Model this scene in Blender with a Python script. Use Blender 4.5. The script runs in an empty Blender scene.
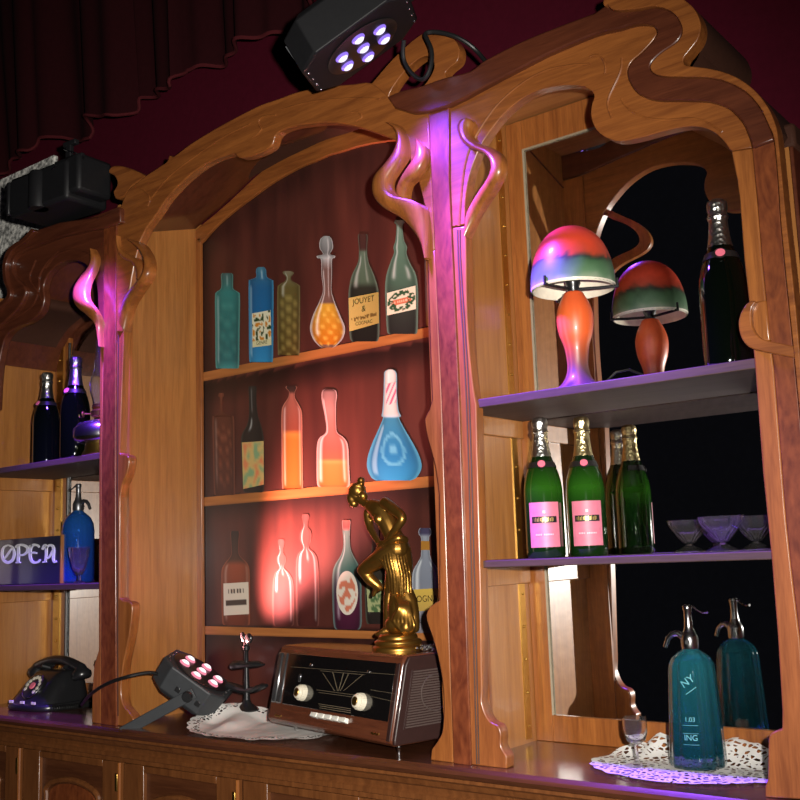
import bpy, bmesh, math, random
import numpy as np
from mathutils import Vector, Matrix, noise as mnoise
random.seed(7)
PI = math.pi
sc = bpy.context.scene
COL = sc.collection
sc.view_settings.view_transform = 'Standard'
sc.view_settings.look = 'None'

# ------------------------------------------------------------ camera solve
F, CX, CY = 1024.3031, 437.9320, 402.7375          # focal length in pixels and optical centre of the cropped photo
RW = np.array([[ 0.79470989,  0.60572826, -0.03910845],
 [-0.12011456,  0.09377891, -0.9883208 ],
 [-0.59498629,  0.79012581,  0.14728381]])
_t = np.array([(458 - CX) / F, (763.5 - CY) / F, 1]) * 2.25
CAM = -RW.T @ _t

def _on(px, py, ax, val):
    d = RW.T @ np.array([(px - CX) / F, (py - CY) / F, 1.0])
    k = (val - CAM[ax]) / d[ax]
    return Vector(CAM + k * d)
def PY(px, py, y=0.0): return _on(px, py, 1, y)
def PZ(px, py, z=0.0): return _on(px, py, 2, z)

cd = bpy.data.cameras.new('camera'); cam = bpy.data.objects.new('camera', cd); COL.objects.link(cam)
rx, ry, rz = Vector(RW.T @ np.array([1, 0, 0])), Vector(RW.T @ np.array([0, -1, 0])), Vector(RW.T @ np.array([0, 0, -1]))
cam.matrix_world = Matrix(((rx.x, ry.x, rz.x, CAM[0]), (rx.y, ry.y, rz.y, CAM[1]), (rx.z, ry.z, rz.z, CAM[2]), (0, 0, 0, 1)))
cd.sensor_width = 36; cd.lens = F / 800 * 36; cd.clip_start = 0.05
cd.shift_x = (400 - CX) / 800; cd.shift_y = (CY - 400) / 800
sc.camera = cam

# ------------------------------------------------------------ materials
def newmat(name):
    m = bpy.data.materials.new(name); m.use_nodes = True
    nt = m.node_tree; b = nt.nodes['Principled BSDF']
    return m, nt, b
def setb(b, **k):
    for n, v in k.items():
        b.inputs[n.replace('_', ' ')].default_value = v
def flat(name, col, rough=.5, metal=0, coat=0, spec=.5):
    m, nt, b = newmat(name)
    tc = nt.nodes.new('ShaderNodeTexCoord'); nz = nt.nodes.new('ShaderNodeTexNoise'); nz.inputs['Scale'].default_value = 60
    rp = nt.nodes.new('ShaderNodeValToRGB')
    rp.color_ramp.elements[0].color = (*[c * .82 for c in col], 1); rp.color_ramp.elements[1].color = (*[min(1, c * 1.15) for c in col], 1)
    nt.links.new(tc.outputs['Object'], nz.inputs['Vector']); nt.links.new(nz.outputs['Fac'], rp.inputs['Fac']); nt.links.new(rp.outputs['Color'], b.inputs['Base Color'])
    setb(b, Roughness=rough, Metallic=metal, Coat_Weight=coat); b.inputs['Specular IOR Level'].default_value = spec
    b.inputs['Coat Roughness'].default_value = .12
    return m
def wood(name, c1, c2, axis='z', scale=9., rough=.38, coat=.35, bump=.06, streak=14., burl=0.):
    m, nt, b = newmat(name); N = nt.nodes.new; L = nt.links.new
    tc = N('ShaderNodeTexCoord'); mp = N('ShaderNodeMapping')
    s = {'x': (1, streak, streak), 'y': (streak, 1, streak), 'z': (streak, streak, 1)}[axis]
    if burl: s = (5, 5, 2)
    mp.inputs['Scale'].default_value = s
    L(tc.outputs['Object'], mp.inputs['Vector'])
    n1 = N('ShaderNodeTexNoise'); n1.inputs['Scale'].default_value = scale * .45; n1.inputs['Detail'].default_value = 6; n1.inputs['Distortion'].default_value = .6 + burl * 2.5
    n2 = N('ShaderNodeTexNoise'); n2.inputs['Scale'].default_value = scale * 2.5; n2.inputs['Detail'].default_value = 3
    L(mp.outputs['Vector'], n1.inputs['Vector']); L(mp.outputs['Vector'], n2.inputs['Vector'])
    mx = N('ShaderNodeMix'); mx.inputs['Factor'].default_value = .35
    L(n1.outputs['Fac'], mx.inputs['A']); L(n2.outputs['Fac'], mx.inputs['B'])
    rp = N('ShaderNodeValToRGB'); e = rp.color_ramp.elements
    e[0].position = .34; e[1].position = .68; e[0].color = (*c1, 1); e[1].color = (*c2, 1)
    L(mx.outputs['Result'], rp.inputs['Fac']); L(rp.outputs['Color'], b.inputs['Base Color'])
    bp = N('ShaderNodeBump'); bp.inputs['Strength'].default_value = bump; bp.inputs['Distance'].default_value = .002
    L(mx.outputs['Result'], bp.inputs['Height']); L(bp.outputs['Normal'], b.inputs['Normal'])
    setb(b, Roughness=rough, Coat_Weight=coat); b.inputs['Coat Roughness'].default_value = .18
    return m
def glass(name, col, rough=.02, ior=1.45, density=None):
    m, nt, b = newmat(name)
    tc = nt.nodes.new('ShaderNodeTexCoord'); nz = nt.nodes.new('ShaderNodeTexNoise'); nz.inputs['Scale'].default_value = 25
    rp = nt.nodes.new('ShaderNodeValToRGB')
    rp.color_ramp.elements[0].color = (*[c * .9 for c in col], 1); rp.color_ramp.elements[1].color = (*col, 1)
    nt.links.new(tc.outputs['Object'], nz.inputs['Vector']); nt.links.new(nz.outputs['Fac'], rp.inputs['Fac']); nt.links.new(rp.outputs['Color'], b.inputs['Base Color'])
    setb(b, Roughness=rough, IOR=ior, Transmission_Weight=1.0)
    return m
def emit(name, col, s):
    m, nt, b = newmat(name); setb(b, Base_Color=(0, 0, 0, 1), Emission_Strength=s); b.inputs['Emission Color'].default_value = (*col, 1)
    return m
def vcol(name, rough=.45, coat=0.):
    m, nt, b = newmat(name); a = nt.nodes.new('ShaderNodeVertexColor'); a.layer_name = 'Col'
    nt.links.new(a.outputs['Color'], b.inputs['Base Color']); setb(b, Roughness=rough, Coat_Weight=coat)
    b.inputs['Coat Roughness'].default_value = .1
    return m

M = {}
M['oak'] = wood('oak', (.17, .050, .011), (.33, .112, .024), 'z')
M['oakx'] = wood('oak_horizontal', (.15, .043, .010), (.30, .098, .021), 'x')
M['panel'] = wood('oak_panel', (.24, .088, .020), (.38, .155, .038), 'z', scale=6, streak=18)
M['panelx'] = wood('oak_panel_horizontal', (.26, .10, .03), (.38, .165, .05), 'x', scale=6, streak=18)
M['mahog'] = wood('mahogany', (.060, .014, .006), (.115, .030, .012), 'x')
M['burl'] = wood('mahogany_burl', (.10, .022, .007), (.22, .058, .016), 'z', burl=.8, coat=.5)
M['shelf'] = wood('dark_shelf_wood', (.045, .022, .018), (.085, .045, .035), 'x', rough=.65, coat=0.)
M['worktop'] = wood('worktop_wood', (.060, .019, .009), (.115, .038, .016), 'x', rough=.25, coat=.7)
M['base'] = wood('base_wood', (.10, .032, .009), (.185, .064, .018), 'z')
M['based'] = wood('base_dark_wood', (.055, .016, .006), (.10, .032, .011), 'x')
M['groove'] = flat('dark_groove', (.05, .015, .006), .6)
M['roof'] = flat('dark_roof_board', (.05, .018, .010), .75, 0, 0, .2)
M['brass'] = flat('brass', (.55, .33, .08), .35, 1.0)
M['silver'] = flat('silver', (.75, .74, .72), .22, 1.0)
M['chrome'] = flat('worn_chrome', (.62, .62, .62), .2, 1.0)
M['gunmetal'] = flat('dull_metal', (.16, .16, .17), .35, .9)
M['black'] = flat('black_plastic', (.012, .012, .013), .32, 0, .2)
M['blackm'] = flat('black_metal', (.009, .009, .010), .5, .0, 0, .25)
M['greymetal'] = flat('dark_grey_metal', (.065, .07, .075), .5, .2)
M['darkgrey'] = flat('charcoal_metal', (.036, .039, .043), .5, .1)
M['cable'] = flat('black_cable', (.01, .01, .01), .35)
M['bronze'] = flat('gilded_bronze', (.38, .19, .038), .34, .92)
M['white'] = flat('white_ivory', (.72, .66, .52), .35)
M['whitekey'] = flat('ivory_key', (.8, .77, .68), .3)
M['mirror'] = flat('mirror_silver', (.82, .83, .82), .0, 1.0)
M['wallred'] = flat('maroon_wall', (.060, .0035, .011), .85, 0, 0, .08)
M['led_blue'] = emit('blue_led', (.34, .20, 1.0), 1.0); M['led_bluecore'] = emit('blue_led_core', (.86, .78, 1.0), 1.5)
M['led_pink'] = emit('pink_led', (1.0, .28, .40), 1.0); M['led_pinkcore'] = emit('pink_led_core', (1.0, .82, .84), 1.5)
M['paint'] = vcol('oil_paint', .42, .15)
M['vc'] = vcol('coloured_glass_shade', .42, .15)
M['green_glass'] = glass('dark_green_glass', (.012, .055, .008), .03)
def bottleglass():
    m, nt, b = newmat('champagne_bottle_glass')
    setb(b, Base_Color=(.001, .002, .001, 1), Roughness=.06, Coat_Weight=1.0, Transmission_Weight=.05)
    b.inputs['Coat Roughness'].default_value = .03
    return m
M['black_glass'] = bottleglass()
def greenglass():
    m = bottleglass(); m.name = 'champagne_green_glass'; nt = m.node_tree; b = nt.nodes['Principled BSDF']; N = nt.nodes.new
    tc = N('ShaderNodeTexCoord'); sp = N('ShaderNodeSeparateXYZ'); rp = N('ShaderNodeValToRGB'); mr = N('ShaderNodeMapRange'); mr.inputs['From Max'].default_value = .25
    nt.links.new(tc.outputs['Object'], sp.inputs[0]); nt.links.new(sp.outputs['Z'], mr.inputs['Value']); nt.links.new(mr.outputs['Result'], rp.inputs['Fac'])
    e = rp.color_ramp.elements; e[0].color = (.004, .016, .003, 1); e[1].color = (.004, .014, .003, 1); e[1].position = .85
    x = e.new(.45); x.color = (.006, .03, .004, 1); x = e.new(.62); x.color = (.018, .085, .006, 1)  # brighter green at mid height paints in flash light glowing through the glass
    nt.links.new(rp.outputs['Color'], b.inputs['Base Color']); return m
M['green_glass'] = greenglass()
M['clear'] = glass('clear_glass', (.99, .99, 1.0), .01); M['clear'].node_tree.nodes['Principled BSDF'].inputs['Transmission Weight'].default_value = .985
M['pinklabel'] = flat('pink_label', (.62, .17, .24), .5)
M['seal'] = flat('pink_seal', (.85, .18, .26), .4)
M['blacklabel'] = flat('black_label', (.015, .012, .012), .4)
M['goldprint'] = flat('gold_print', (.75, .52, .16), .35, .6)
M['palepink'] = flat('pale_print', (.9, .55, .6), .5)
M['velvet'] = flat('red_velvet', (.018, .002, .003), .95, 0, 0, .1)
M['velvet_hem'] = flat('red_velvet_hem', (.06, .008, .010), .9, 0, 0, .1)
M['glossbrown'] = wood('radio_veneer', (.085, .024, .012), (.15, .045, .02), 'x', rough=.15, coat=.9)
M['radioside'] = flat('dark_brown_radio', (.030, .012, .010), .45, 0, .1)
M['grille'] = flat('radio_grille', (.075, .052, .045), .5)
M['dialglass'] = flat('black_dial_glass', (.006, .005, .005), .08, 0, 1.0)
M['silverflank'] = flat('smoked_silver', (.32, .32, .33), .15, .9)
M['fine'] = flat('dim_print', (.24, .19, .12), .5)
M['etch'] = flat('etched_white', (.12, .38, .42), .6)
M['signboard'] = flat('dark_sign_board', (.018, .018, .045), .4, 0, .3)
M['signtext'] = flat('white_sign_letters', (.82, .84, .9), .45)
M['signtext'].node_tree.nodes['Principled BSDF'].inputs['Emission Color'].default_value = (.5, .5, .8, 1)

def foil(name, col):
    m, nt, b = newmat(name); N = nt.nodes.new
    tc = N('ShaderNodeTexCoord'); v = N('ShaderNodeTexVoronoi'); v.inputs['Scale'].default_value = 130
    nt.links.new(tc.outputs['Object'], v.inputs['Vector'])
    bp = N('ShaderNodeBump'); bp.inputs['Strength'].default_value = .55; bp.inputs['Distance'].default_value = .003
    nt.links.new(v.outputs['Distance'], bp.inputs['Height']); nt.links.new(bp.outputs['Normal'], b.inputs['Normal'])
    setb(b, Base_Color=(*col, 1), Roughness=.3, Metallic=1.0)
    return m
M['foil_silver'] = foil('silver_foil', (.62, .60, .55)); M['foil_gold'] = foil('gold_foil', (.70, .56, .28))
def siphonglass(name, top, bot, tr=.8):
    m, nt, b = newmat(name); N = nt.nodes.new
    tc = N('ShaderNodeTexCoord'); sp = N('ShaderNodeSeparateXYZ'); rp = N('ShaderNodeValToRGB')
    mr = N('ShaderNodeMapRange'); mr.inputs['From Max'].default_value = .25
    nt.links.new(tc.outputs['Object'], sp.inputs[0]); nt.links.new(sp.outputs['Z'], mr.inputs['Value']); nt.links.new(mr.outputs['Result'], rp.inputs['Fac'])
    rp.color_ramp.elements[0].color = (*bot, 1); rp.color_ramp.elements[1].color = (*top, 1)
    nt.links.new(rp.outputs['Color'], b.inputs['Base Color'])
    setb(b, Roughness=.05, IOR=1.4, Transmission_Weight=tr, Coat_Weight=1.0); b.inputs['Coat Roughness'].default_value = .03
    return m
M['teal'] = siphonglass('teal_glass', (.032, .25, .31), (.006, .055, .08), .70)
M['blueglass'] = siphonglass('blue_glass', (.02, .13, .42), (.015, .06, .5), .55)
def lace(name, sc_=70):
    m, nt, b = newmat(name); N = nt.nodes.new; L = nt.links.new
    tc = N('ShaderNodeTexCoord'); v = N('ShaderNodeTexVoronoi'); v.inputs['Scale'].default_value = sc_; v.feature = 'DISTANCE_TO_EDGE'
    L(tc.outputs['Object'], v.inputs['Vector'])
    at = N('ShaderNodeVertexColor'); at.layer_name = 'Col'; sp = N('ShaderNodeSeparateColor'); L(at.outputs['Color'], sp.inputs[0])
    g = N('ShaderNodeMath'); g.operation = 'LESS_THAN'; L(v.outputs['Distance'], g.inputs[0]); L(sp.outputs['Red'], g.inputs[1])
    tr = N('ShaderNodeBsdfTransparent'); mx = N('ShaderNodeMixShader'); L(g.outputs[0], mx.inputs[0]); L(tr.outputs[0], mx.inputs[1]); L(b.outputs[0], mx.inputs[2])
    L(mx.outputs[0], nt.nodes['Material Output'].inputs['Surface'])
    setb(b, Base_Color=(.78, .76, .72, 1), Roughness=.8)
    return m
M['lace'] = lace('white_lace')
def stone():
    m, nt, b = newmat('speckled_stone'); N = nt.nodes.new
    tc = N('ShaderNodeTexCoord'); v = N('ShaderNodeTexNoise'); v.inputs['Scale'].default_value = 60; v.inputs['Detail'].default_value = 5
    rp = N('ShaderNodeValToRGB'); e = rp.color_ramp.elements
    e[0].position = .36; e[0].color = (.16, .16, .15, 1); e[1].position = .62; e[1].color = (.95, .93, .85, 1)
    x = e.new(.52); x.color = (.60, .59, .55, 1)
    nt.links.new(tc.outputs['Object'], v.inputs['Vector']); nt.links.new(v.outputs['Fac'], rp.inputs['Fac']); nt.links.new(rp.outputs['Color'], b.inputs['Base Color'])
    setb(b, Roughness=.8); return m
M['stone'] = stone()

# ------------------------------------------------------------ mesh helpers
class G:
    def __init__(s): s.v = []; s.f = []; s.c = []; s.mi = []; s.cur = 0
    def add(s, vs, fs, cols=None):
        o = len(s.v); s.v += [Vector(p) for p in vs]; s.f += [tuple(i + o for i in f) for f in fs]; s.mi += [s.cur] * len(fs)
        s.c += list(cols) if cols is not None else [(1, 1, 1)] * len(vs)
        return s
    def box(s, lo, hi, mat=None):
        x0, y0, z0 = lo; x1, y1, z1 = hi
        vs = [Vector(p) for p in ((x0, y0, z0), (x1, y0, z0), (x1, y1, z0), (x0, y1, z0), (x0, y0, z1), (x1, y0, z1), (x1, y1, z1), (x0, y1, z1))]
        if mat is not None: vs = [mat @ p for p in vs]
        return s.add(vs, [(0, 3, 2, 1), (4, 5, 6, 7), (0, 1, 5, 4), (1, 2, 6, 5), (2, 3, 7, 6), (3, 0, 4, 7)])
    def prism(s, poly, y0, y1, axis='y', mat=None):
        n = len(poly)
        def w(p, d):
            if len(p) == 3: p = (p[0], p[2])
            q = {'y': (p[0], d, p[1]), 'x': (d, p[0], p[1]), 'z': (p[0], p[1], d)}[axis]
            q = Vector(q); return mat @ q if mat is not None else q
        vs = [w(p, y0) for p in poly] + [w(p, y1) for p in poly]
        return s.add(vs, [tuple(range(n)), tuple(range(2 * n - 1, n - 1, -1))] + [(i, i + n, (i + 1) % n + n, (i + 1) % n) for i in range(n)])
    def rings(s, rings, cap=True, cols=None):
        n = len(rings[0]); vs = [p for r in rings for p in r]; fs = []
        for k in range(len(rings) - 1):
            for i in range(n):
                a, b = k * n + i, k * n + (i + 1) % n
                fs.append((a, b, b + n, a + n))
        if cap: fs += [tuple(range(n - 1, -1, -1)), tuple(range((len(rings) - 1) * n, len(rings) * n))]
        return s.add(vs, fs, cols)
    def lathe(s, prof, c=(0, 0, 0), n=32, mat=None, cap=True, flute=0, fl=0.0, colf=None):
        R = []; cols = []
        for r, z in prof:
            ring = []
            for i in range(n):
                a = 2 * PI * i / n; rr = r * (1 - fl * (.5 + .5 * math.cos(flute * a))) if flute else r
                p = Vector((rr * math.cos(a), rr * math.sin(a), z))
                if colf: cols.append(colf(a, z))
                p = mat @ p if mat is not None else p + Vector(c)
                ring.append(p)
            R.append(ring)
        return s.rings(R, cap, cols if colf else None)
    def tube(s, pts, r, n=8, cap=True, squash=1.0):
        pts = [Vector(p) for p in pts]; R = []
        up = Vector((0, 0, 1)); prev = None
        for i, p in enumerate(pts):
            d = (pts[min(i + 1, len(pts) - 1)] - pts[max(i - 1, 0)]).normalized()
            if prev is None:
                a = d.cross(up) if abs(d.z) < .9 else d.cross(Vector((1, 0, 0)))
            else: a = prev - d * prev.dot(d)
            a.normalize(); prev = a; b = d.cross(a)
            rr = r[i] if isinstance(r, (list, tuple)) else r
            R.append([p + a * rr * math.cos(2 * PI * k / n) + b * rr * squash * math.sin(2 * PI * k / n) for k in range(n)])
        return s.rings(R, cap)
    def ball(s, c, r, nu=16, nv=10, mat=None):
        r = (r, r, r) if not isinstance(r, (tuple, list)) else r
        R = []
        for j in range(nv + 1):
            th = max(1e-3, min(PI - 1e-3, PI * j / nv)); R.append([])
            for i in range(nu):
                ph = 2 * PI * i / nu
                p = Vector((r[0] * math.sin(th) * math.cos(ph), r[1] * math.sin(th) * math.sin(ph), -r[2] * math.cos(th)))
                if mat is not None: p = mat @ p
                R[-1].append(p + Vector(c))
        return s.rings(R, True)
    def grid(s, P, cols=None):
        nu = len(P[0]); vs = [p for r in P for p in r]
        fs = [(j * nu + i, j * nu + i + 1, (j + 1) * nu + i + 1, (j + 1) * nu + i) for j in range(len(P) - 1) for i in range(nu - 1)]
        return s.add(vs, fs, [c for r in cols for c in r] if cols else None)

def world_of(o):
    m = Matrix.Identity(4)
    while o is not None:
        m = o.matrix_basis @ m; o = o.parent
    return m
def build(name, g, mats, parent=None, world=True, angle=35, bevel=0., closed=True, smooth=True):
    """one mesh object; with world=True the verts are world coordinates and are brought into the parent's frame"""
    vs = g.v
    if world and parent is not None:
        inv = world_of(parent).inverted(); vs = [inv @ p for p in vs]
    me = bpy.data.meshes.new(name)
    me.from_pydata([tuple(p) for p in vs], [], g.f)
    if any(c != (1, 1, 1) for c in g.c):
        ca = me.color_attributes.new('Col', 'FLOAT_COLOR', 'POINT')
        ca.data.foreach_set('color', np.array([(*c[:3], 1.0) for c in g.c], dtype=np.float32).ravel())
    mats = mats if isinstance(mats, (list, tuple)) else [mats]
    for m in mats: me.materials.append(m)
    if len(mats) > 1: me.polygons.foreach_set('material_index', g.mi)
    if closed:
        bm = bmesh.new(); bm.from_mesh(me); bmesh.ops.recalc_face_normals(bm, faces=bm.faces); bm.to_mesh(me); bm.free()
    if smooth:
        me.polygons.foreach_set('use_smooth', [True] * len(me.polygons)); me.set_sharp_from_angle(angle=math.radians(angle))
    me.update()
    o = bpy.data.objects.new(name, me); COL.objects.link(o)
    if parent is not None: o.parent = parent
    if bevel:
        b = o.modifiers.new('bevel', 'BEVEL'); b.width = bevel; b.segments = 2; b.limit_method = 'ANGLE'; b.angle_limit = math.radians(40)
    return o
def thing(name, label, cat, loc=(0, 0, 0), rotz=0, group=None, rot=None):
    o = bpy.data.objects.new(name, None); COL.objects.link(o); o.empty_display_size = .05
    o.location = loc
    if rot is not None: o.rotation_euler = rot
    else: o.rotation_euler = (0, 0, rotz)
    o['label'] = label; o['category'] = cat
    if group: o['group'] = group
    return o
def tag(o, label, cat, group=None):
    o['label'] = label; o['category'] = cat
    if group: o['group'] = group
    return o
def plabel(o, l): o['label'] = l; return o
def struct(o): o['kind'] = 'structure'; return o
def dup(root, loc, rotz, label, group=None):
    r = root.copy(); COL.objects.link(r); r.location = loc; r.rotation_euler = (0, 0, rotz); r['label'] = label
    if group: r['group'] = group
    for ch in list(root.children):
        c = ch.copy(); COL.objects.link(c); c.parent = r
        for gch in list(ch.children):
            d = gch.copy(); COL.objects.link(d); d.parent = c
    return r
def cr(pts, n=5):
    """Catmull-Rom through 2-D pixel points"""
    out = []; P = [np.array(p, float) for p in pts]
    for i in range(len(P) - 1):
        p0 = P[max(i - 1, 0)]; p1 = P[i]; p2 = P[i + 1]; p3 = P[min(i + 2, len(P) - 1)]
        for k in range(n):
            t = k / n
            out.append(tuple(.5 * ((2 * p1) + (-p0 + p2) * t + (2 * p0 - 5 * p1 + 4 * p2 - p3) * t * t + (-p0 + 3 * p1 - 3 * p2 + p3) * t ** 3)))
    out.append(tuple(P[-1])); return out
def resample(pts, n):
    P = [np.array(p, float) for p in pts]; L = [0]
    for a, b in zip(P, P[1:]): L.append(L[-1] + np.linalg.norm(b - a))
    out = []
    for k in range(n):
        s = L[-1] * k / (n - 1); i = 0
        while i < len(L) - 2 and L[i + 1] < s: i += 1
        t = (s - L[i]) / max(1e-9, L[i + 1] - L[i]); out.append(P[i] * (1 - t) + P[i + 1] * t)
    return out
def wpoly(pts, y=0., zmin=None):
    out = []
    for p in pts:
        w = PY(p[0], p[1], y)
        if zmin is not None and w.z < zmin: w.z = zmin
        out.append((w.x, w.z))
    return out
def board(name, pts, y0, thick, mat, parent, zmin=None, bevel=.003, yref=None, label=None):
    g = G().prism(wpoly(pts, y0 if yref is None else yref, zmin), y0, y0 + thick)
    o = build(name, g, mat, parent, bevel=bevel, angle=30)
    if label: o['label'] = label
    return o
def ribbon(name, left, right, y0, thick, bulge, mat, parent, n=40, dip=None, label=None):
    """rounded carved ribbon between two traced edges; dip(t) pushes it forward"""
    A = resample(cr(left), n); B = resample(cr(right), n); R = []
    for i in range(n):
        t = i / (n - 1); d = dip(t) if dip else 0
        a = PY(*A[i], y0 + d); b = PY(*B[i], y0 + d); ring = []
        for u, q in ((0, 0), (.12, .55), (.32, .9), (.5, 1), (.68, .9), (.88, .55), (1, 0)):
            p = a.lerp(b, u); p.y -= bulge * q; ring.append(p)
        for u in (1, .5, 0):
            p = a.lerp(b, u); p.y += thick; ring.append(p)
        R.append(ring)
    o = build(name, G().rings(R), mat, parent, angle=50)
    if label: o['label'] = label
    return o
def bead(name, pts, y, r, mat, parent):
    w = [PY(*p, y) for p in cr(pts, 6)]
    return build(name, G().tube(w, r, 6), mat, parent)
def text_geo(body, size, depth=.0004, align='CENTER'):
    cu = bpy.data.curves.new('letters', 'FONT'); cu.body = body; cu.size = size; cu.extrude = depth; cu.align_x = align; cu.align_y = 'CENTER'
    o = bpy.data.objects.new('letters', cu); COL.objects.link(o)
    dg = bpy.context.evaluated_depsgraph_get(); ev = o.evaluated_get(dg); me = ev.to_mesh()
    vs = [v.co.copy() for v in me.vertices]; fs = [tuple(p.vertices) for p in me.polygons]
    ev.to_mesh_clear(); bpy.data.objects.remove(o); bpy.data.curves.remove(cu)
    return vs, fs
#%%MORE
# ------------------------------------------------------------ the room
g = G().box((-4.5, .36, -.95), (2.4, .46, 3.2)); struct(build('wall_back', g, M['wallred']))
g = G().box((-4.5, .34, -.95), (-2.15, .359, 2.10)); struct(build('trim_1', g, M['stone']))
M['floor'] = wood('floor_boards', (.03, .015, .008), (.05, .025, .014), 'x')
g = G().box((-4.5, -3.2, -1.0), (2.4, .56, -.95)); struct(build('floor', g, M['floor']))

# ------------------------------------------------------------ worktop and base cabinets
t = thing('worktop', 'long dark polished wooden bar worktop with moulded front edge under the whole back bar', 'worktop', (-.6, .2, -.1))
prof = [(-.034, -.003), (-.03, 0), (.358, 0), (.358, -.028), (-.02, -.028), (-.036, -.024), (-.042, -.014), (-.040, -.007)]
build('top_board', G().prism(prof, -2.75, 1.05, 'x'), M['worktop'], t, angle=30)
prof = [(.355, -.028), (-.018, -.028), (-.020, -.036), (-.010, -.042), (-.004, -.054), (.006, -.060), (.010, -.072), (.002, -.078), (.002, -.088), (.018, -.094), (.018, -.105), (.355, -.105)]
build('edge_moulding', G().prism(prof, -2.75, 1.05, 'x'), M['base'], t, angle=30)

def base_cab(x0, x1, label):
    t = thing('base_cabinet', label, 'cabinet', ((x0 + x1) / 2, .2, -.95), group='base cabinets under the worktop')
    build('carcass', G().box((x0, .045, -.95), (x1, .355, -.105)), M['based'], t)
    s = .095
    d = build('door', G().box((x0 + .004, .022, -.93), (x0 + s, .045, -.108)).box((x1 - s, .022, -.93), (x1 - .016, .045, -.108))
              .box((x0 + s, .022, -.93), (x1 - s, .045, -.84)).box((x0 + s, .022, -.128), (x1 - s, .045, -.108)), M['base'], t, bevel=.002)
    w = x1 - x0
    g = G().box((x0 + s, .034, -.84), (x1 - s, .046, -.128)); pn = build('door_panel', g, M['based'], d)
    # carved arch on the panel
    cx = (x0 + x1) / 2; arc = []
    for k in range(25):
        a = PI * k / 24; arc.append((cx + .135 * math.cos(a) * (1 + .08 * math.sin(3 * a)), .03, -.235 + .052 * math.sin(a)))
    pts = [(arc[0][0], .03, -.5)] + arc + [(arc[-1][0], .03, -.5)]
    build('carved_arch', G().tube(pts, .009, 8), M['base'], d)
    lobe = [(cx + .12 * math.cos(PI * k / 20), -.24 + .045 * math.sin(PI * k / 20)) for k in range(21)] + [(cx - .12, -.5), (cx + .12, -.5)]
    build('carved_field', G().prism(lobe, .028, .035), M['burl'], d)
    build('edge_bead', G().tube([(x1 - .008, .02, -.93), (x1 - .008, .02, -.108)], .006, 8), M['oak'], t)
    build('keyhole_plate', G().box((x1 - .03, .0185, -.19), (x1 - .018, .0225, -.14)), M['brass'], d, bevel=.002)
base_cab(-2.33, -1.766, 'dark base cabinet under the telephone end of the worktop, leftmost of the row')
base_cab(-1.76, -1.238, 'base cabinet with carved arch door panel below the left pilaster')
base_cab(-1.232, -.73, 'base cabinet with plain dark door panel below the white cloth')
base_cab(-.724, -.22, 'base cabinet below the radio, mostly cut off by the photo edge')
base_cab(-.214, .29, 'base cabinet below the central pilaster, only its top edge showing')
base_cab(.296, .80, 'rightmost base cabinet, below the teal siphon')

# ------------------------------------------------------------ centre pilaster
BAND_LOW = [(395, 108), (412, 113), (429, 111.5), (449, 105.5), (465, 97.5)]
FASC_TOP = cr([(465, 97.5), (495, 81), (520, 68), (545, 55), (570, 44), (595, 34), (620, 28), (629.5, 25), (643, 23.4), (653, 26), (656.5, 32.5), (653, 40), (642, 52), (631, 62), (627, 73), (631, 85), (640.5, 95), (657, 99.5), (684.5, 99.6), (709, 101), (728.5, 108.6), (742, 122), (749, 137.5), (752, 148)], 4)
CL, CRt = [(428.5, 111), (430, 150), (433, 210), (435.6, 270), (441.5, 400), (448, 600), (453.6, 769)], [(449, 105.5), (449, 180), (451, 230), (453, 270), (459, 400), (465.5, 600), (471, 769)]
t = thing('pilaster', 'central wooden pilaster with dark red burl strip, lit magenta at its top', 'pilaster', (0, 0, 0))
build('backing_board', G().box((-.055, .026, 0), (.075, .036, 1.50)), M['oak'], t)
board('inlay_strip', CL + CRt[::-1], -.006, .03, M['burl'], t, zmin=0., bevel=.002, label='dark red burl inlay strip')
left = cr([(427, 252), (428, 270), (430, 340), (432, 400)], 4) + cr([(429, 410), (425, 418), (425, 424), (427.5, 438), (435, 466), (439, 495)], 5) + [(439.5, 560), (439.4, 600)] + cr([(430, 606), (426.5, 613), (427, 622), (433.5, 641), (439.5, 665), (443.5, 695), (442.5, 728), (438, 740), (431.5, 749)], 5) + [(430.5, 769)]
board('stile', left + CL[::-1][:4] + [(434.6, 250)], 0., .03, M['oak'], t, zmin=0.)
right = cr([(465, 226), (466, 250), (466.5, 300), (469, 350), (474, 395)], 4) + [(476, 404), (480.7, 585), (482, 690)] + cr([(481.5, 702), (485, 713), (490.5, 722), (498, 726), (501, 734), (501, 746), (507, 756.5)], 4) + [(507, 778)]
board('stile', right + CRt[::-1][:4] + [(451, 228)], 0., .03, M['oak'], t, zmin=0.)
for u in (.45, .62):
    pts = [(CRt[i][0] * (1 - u) + x * u, CRt[i][1]) for i, x in ((2, 465.5), (3, 466), (4, 475.5), (5, 481))] + [(471 * (1 - u) + 484 * u, 764)]
    bead('groove_line', pts, -.001, .0016, M['groove'], t)

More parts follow.
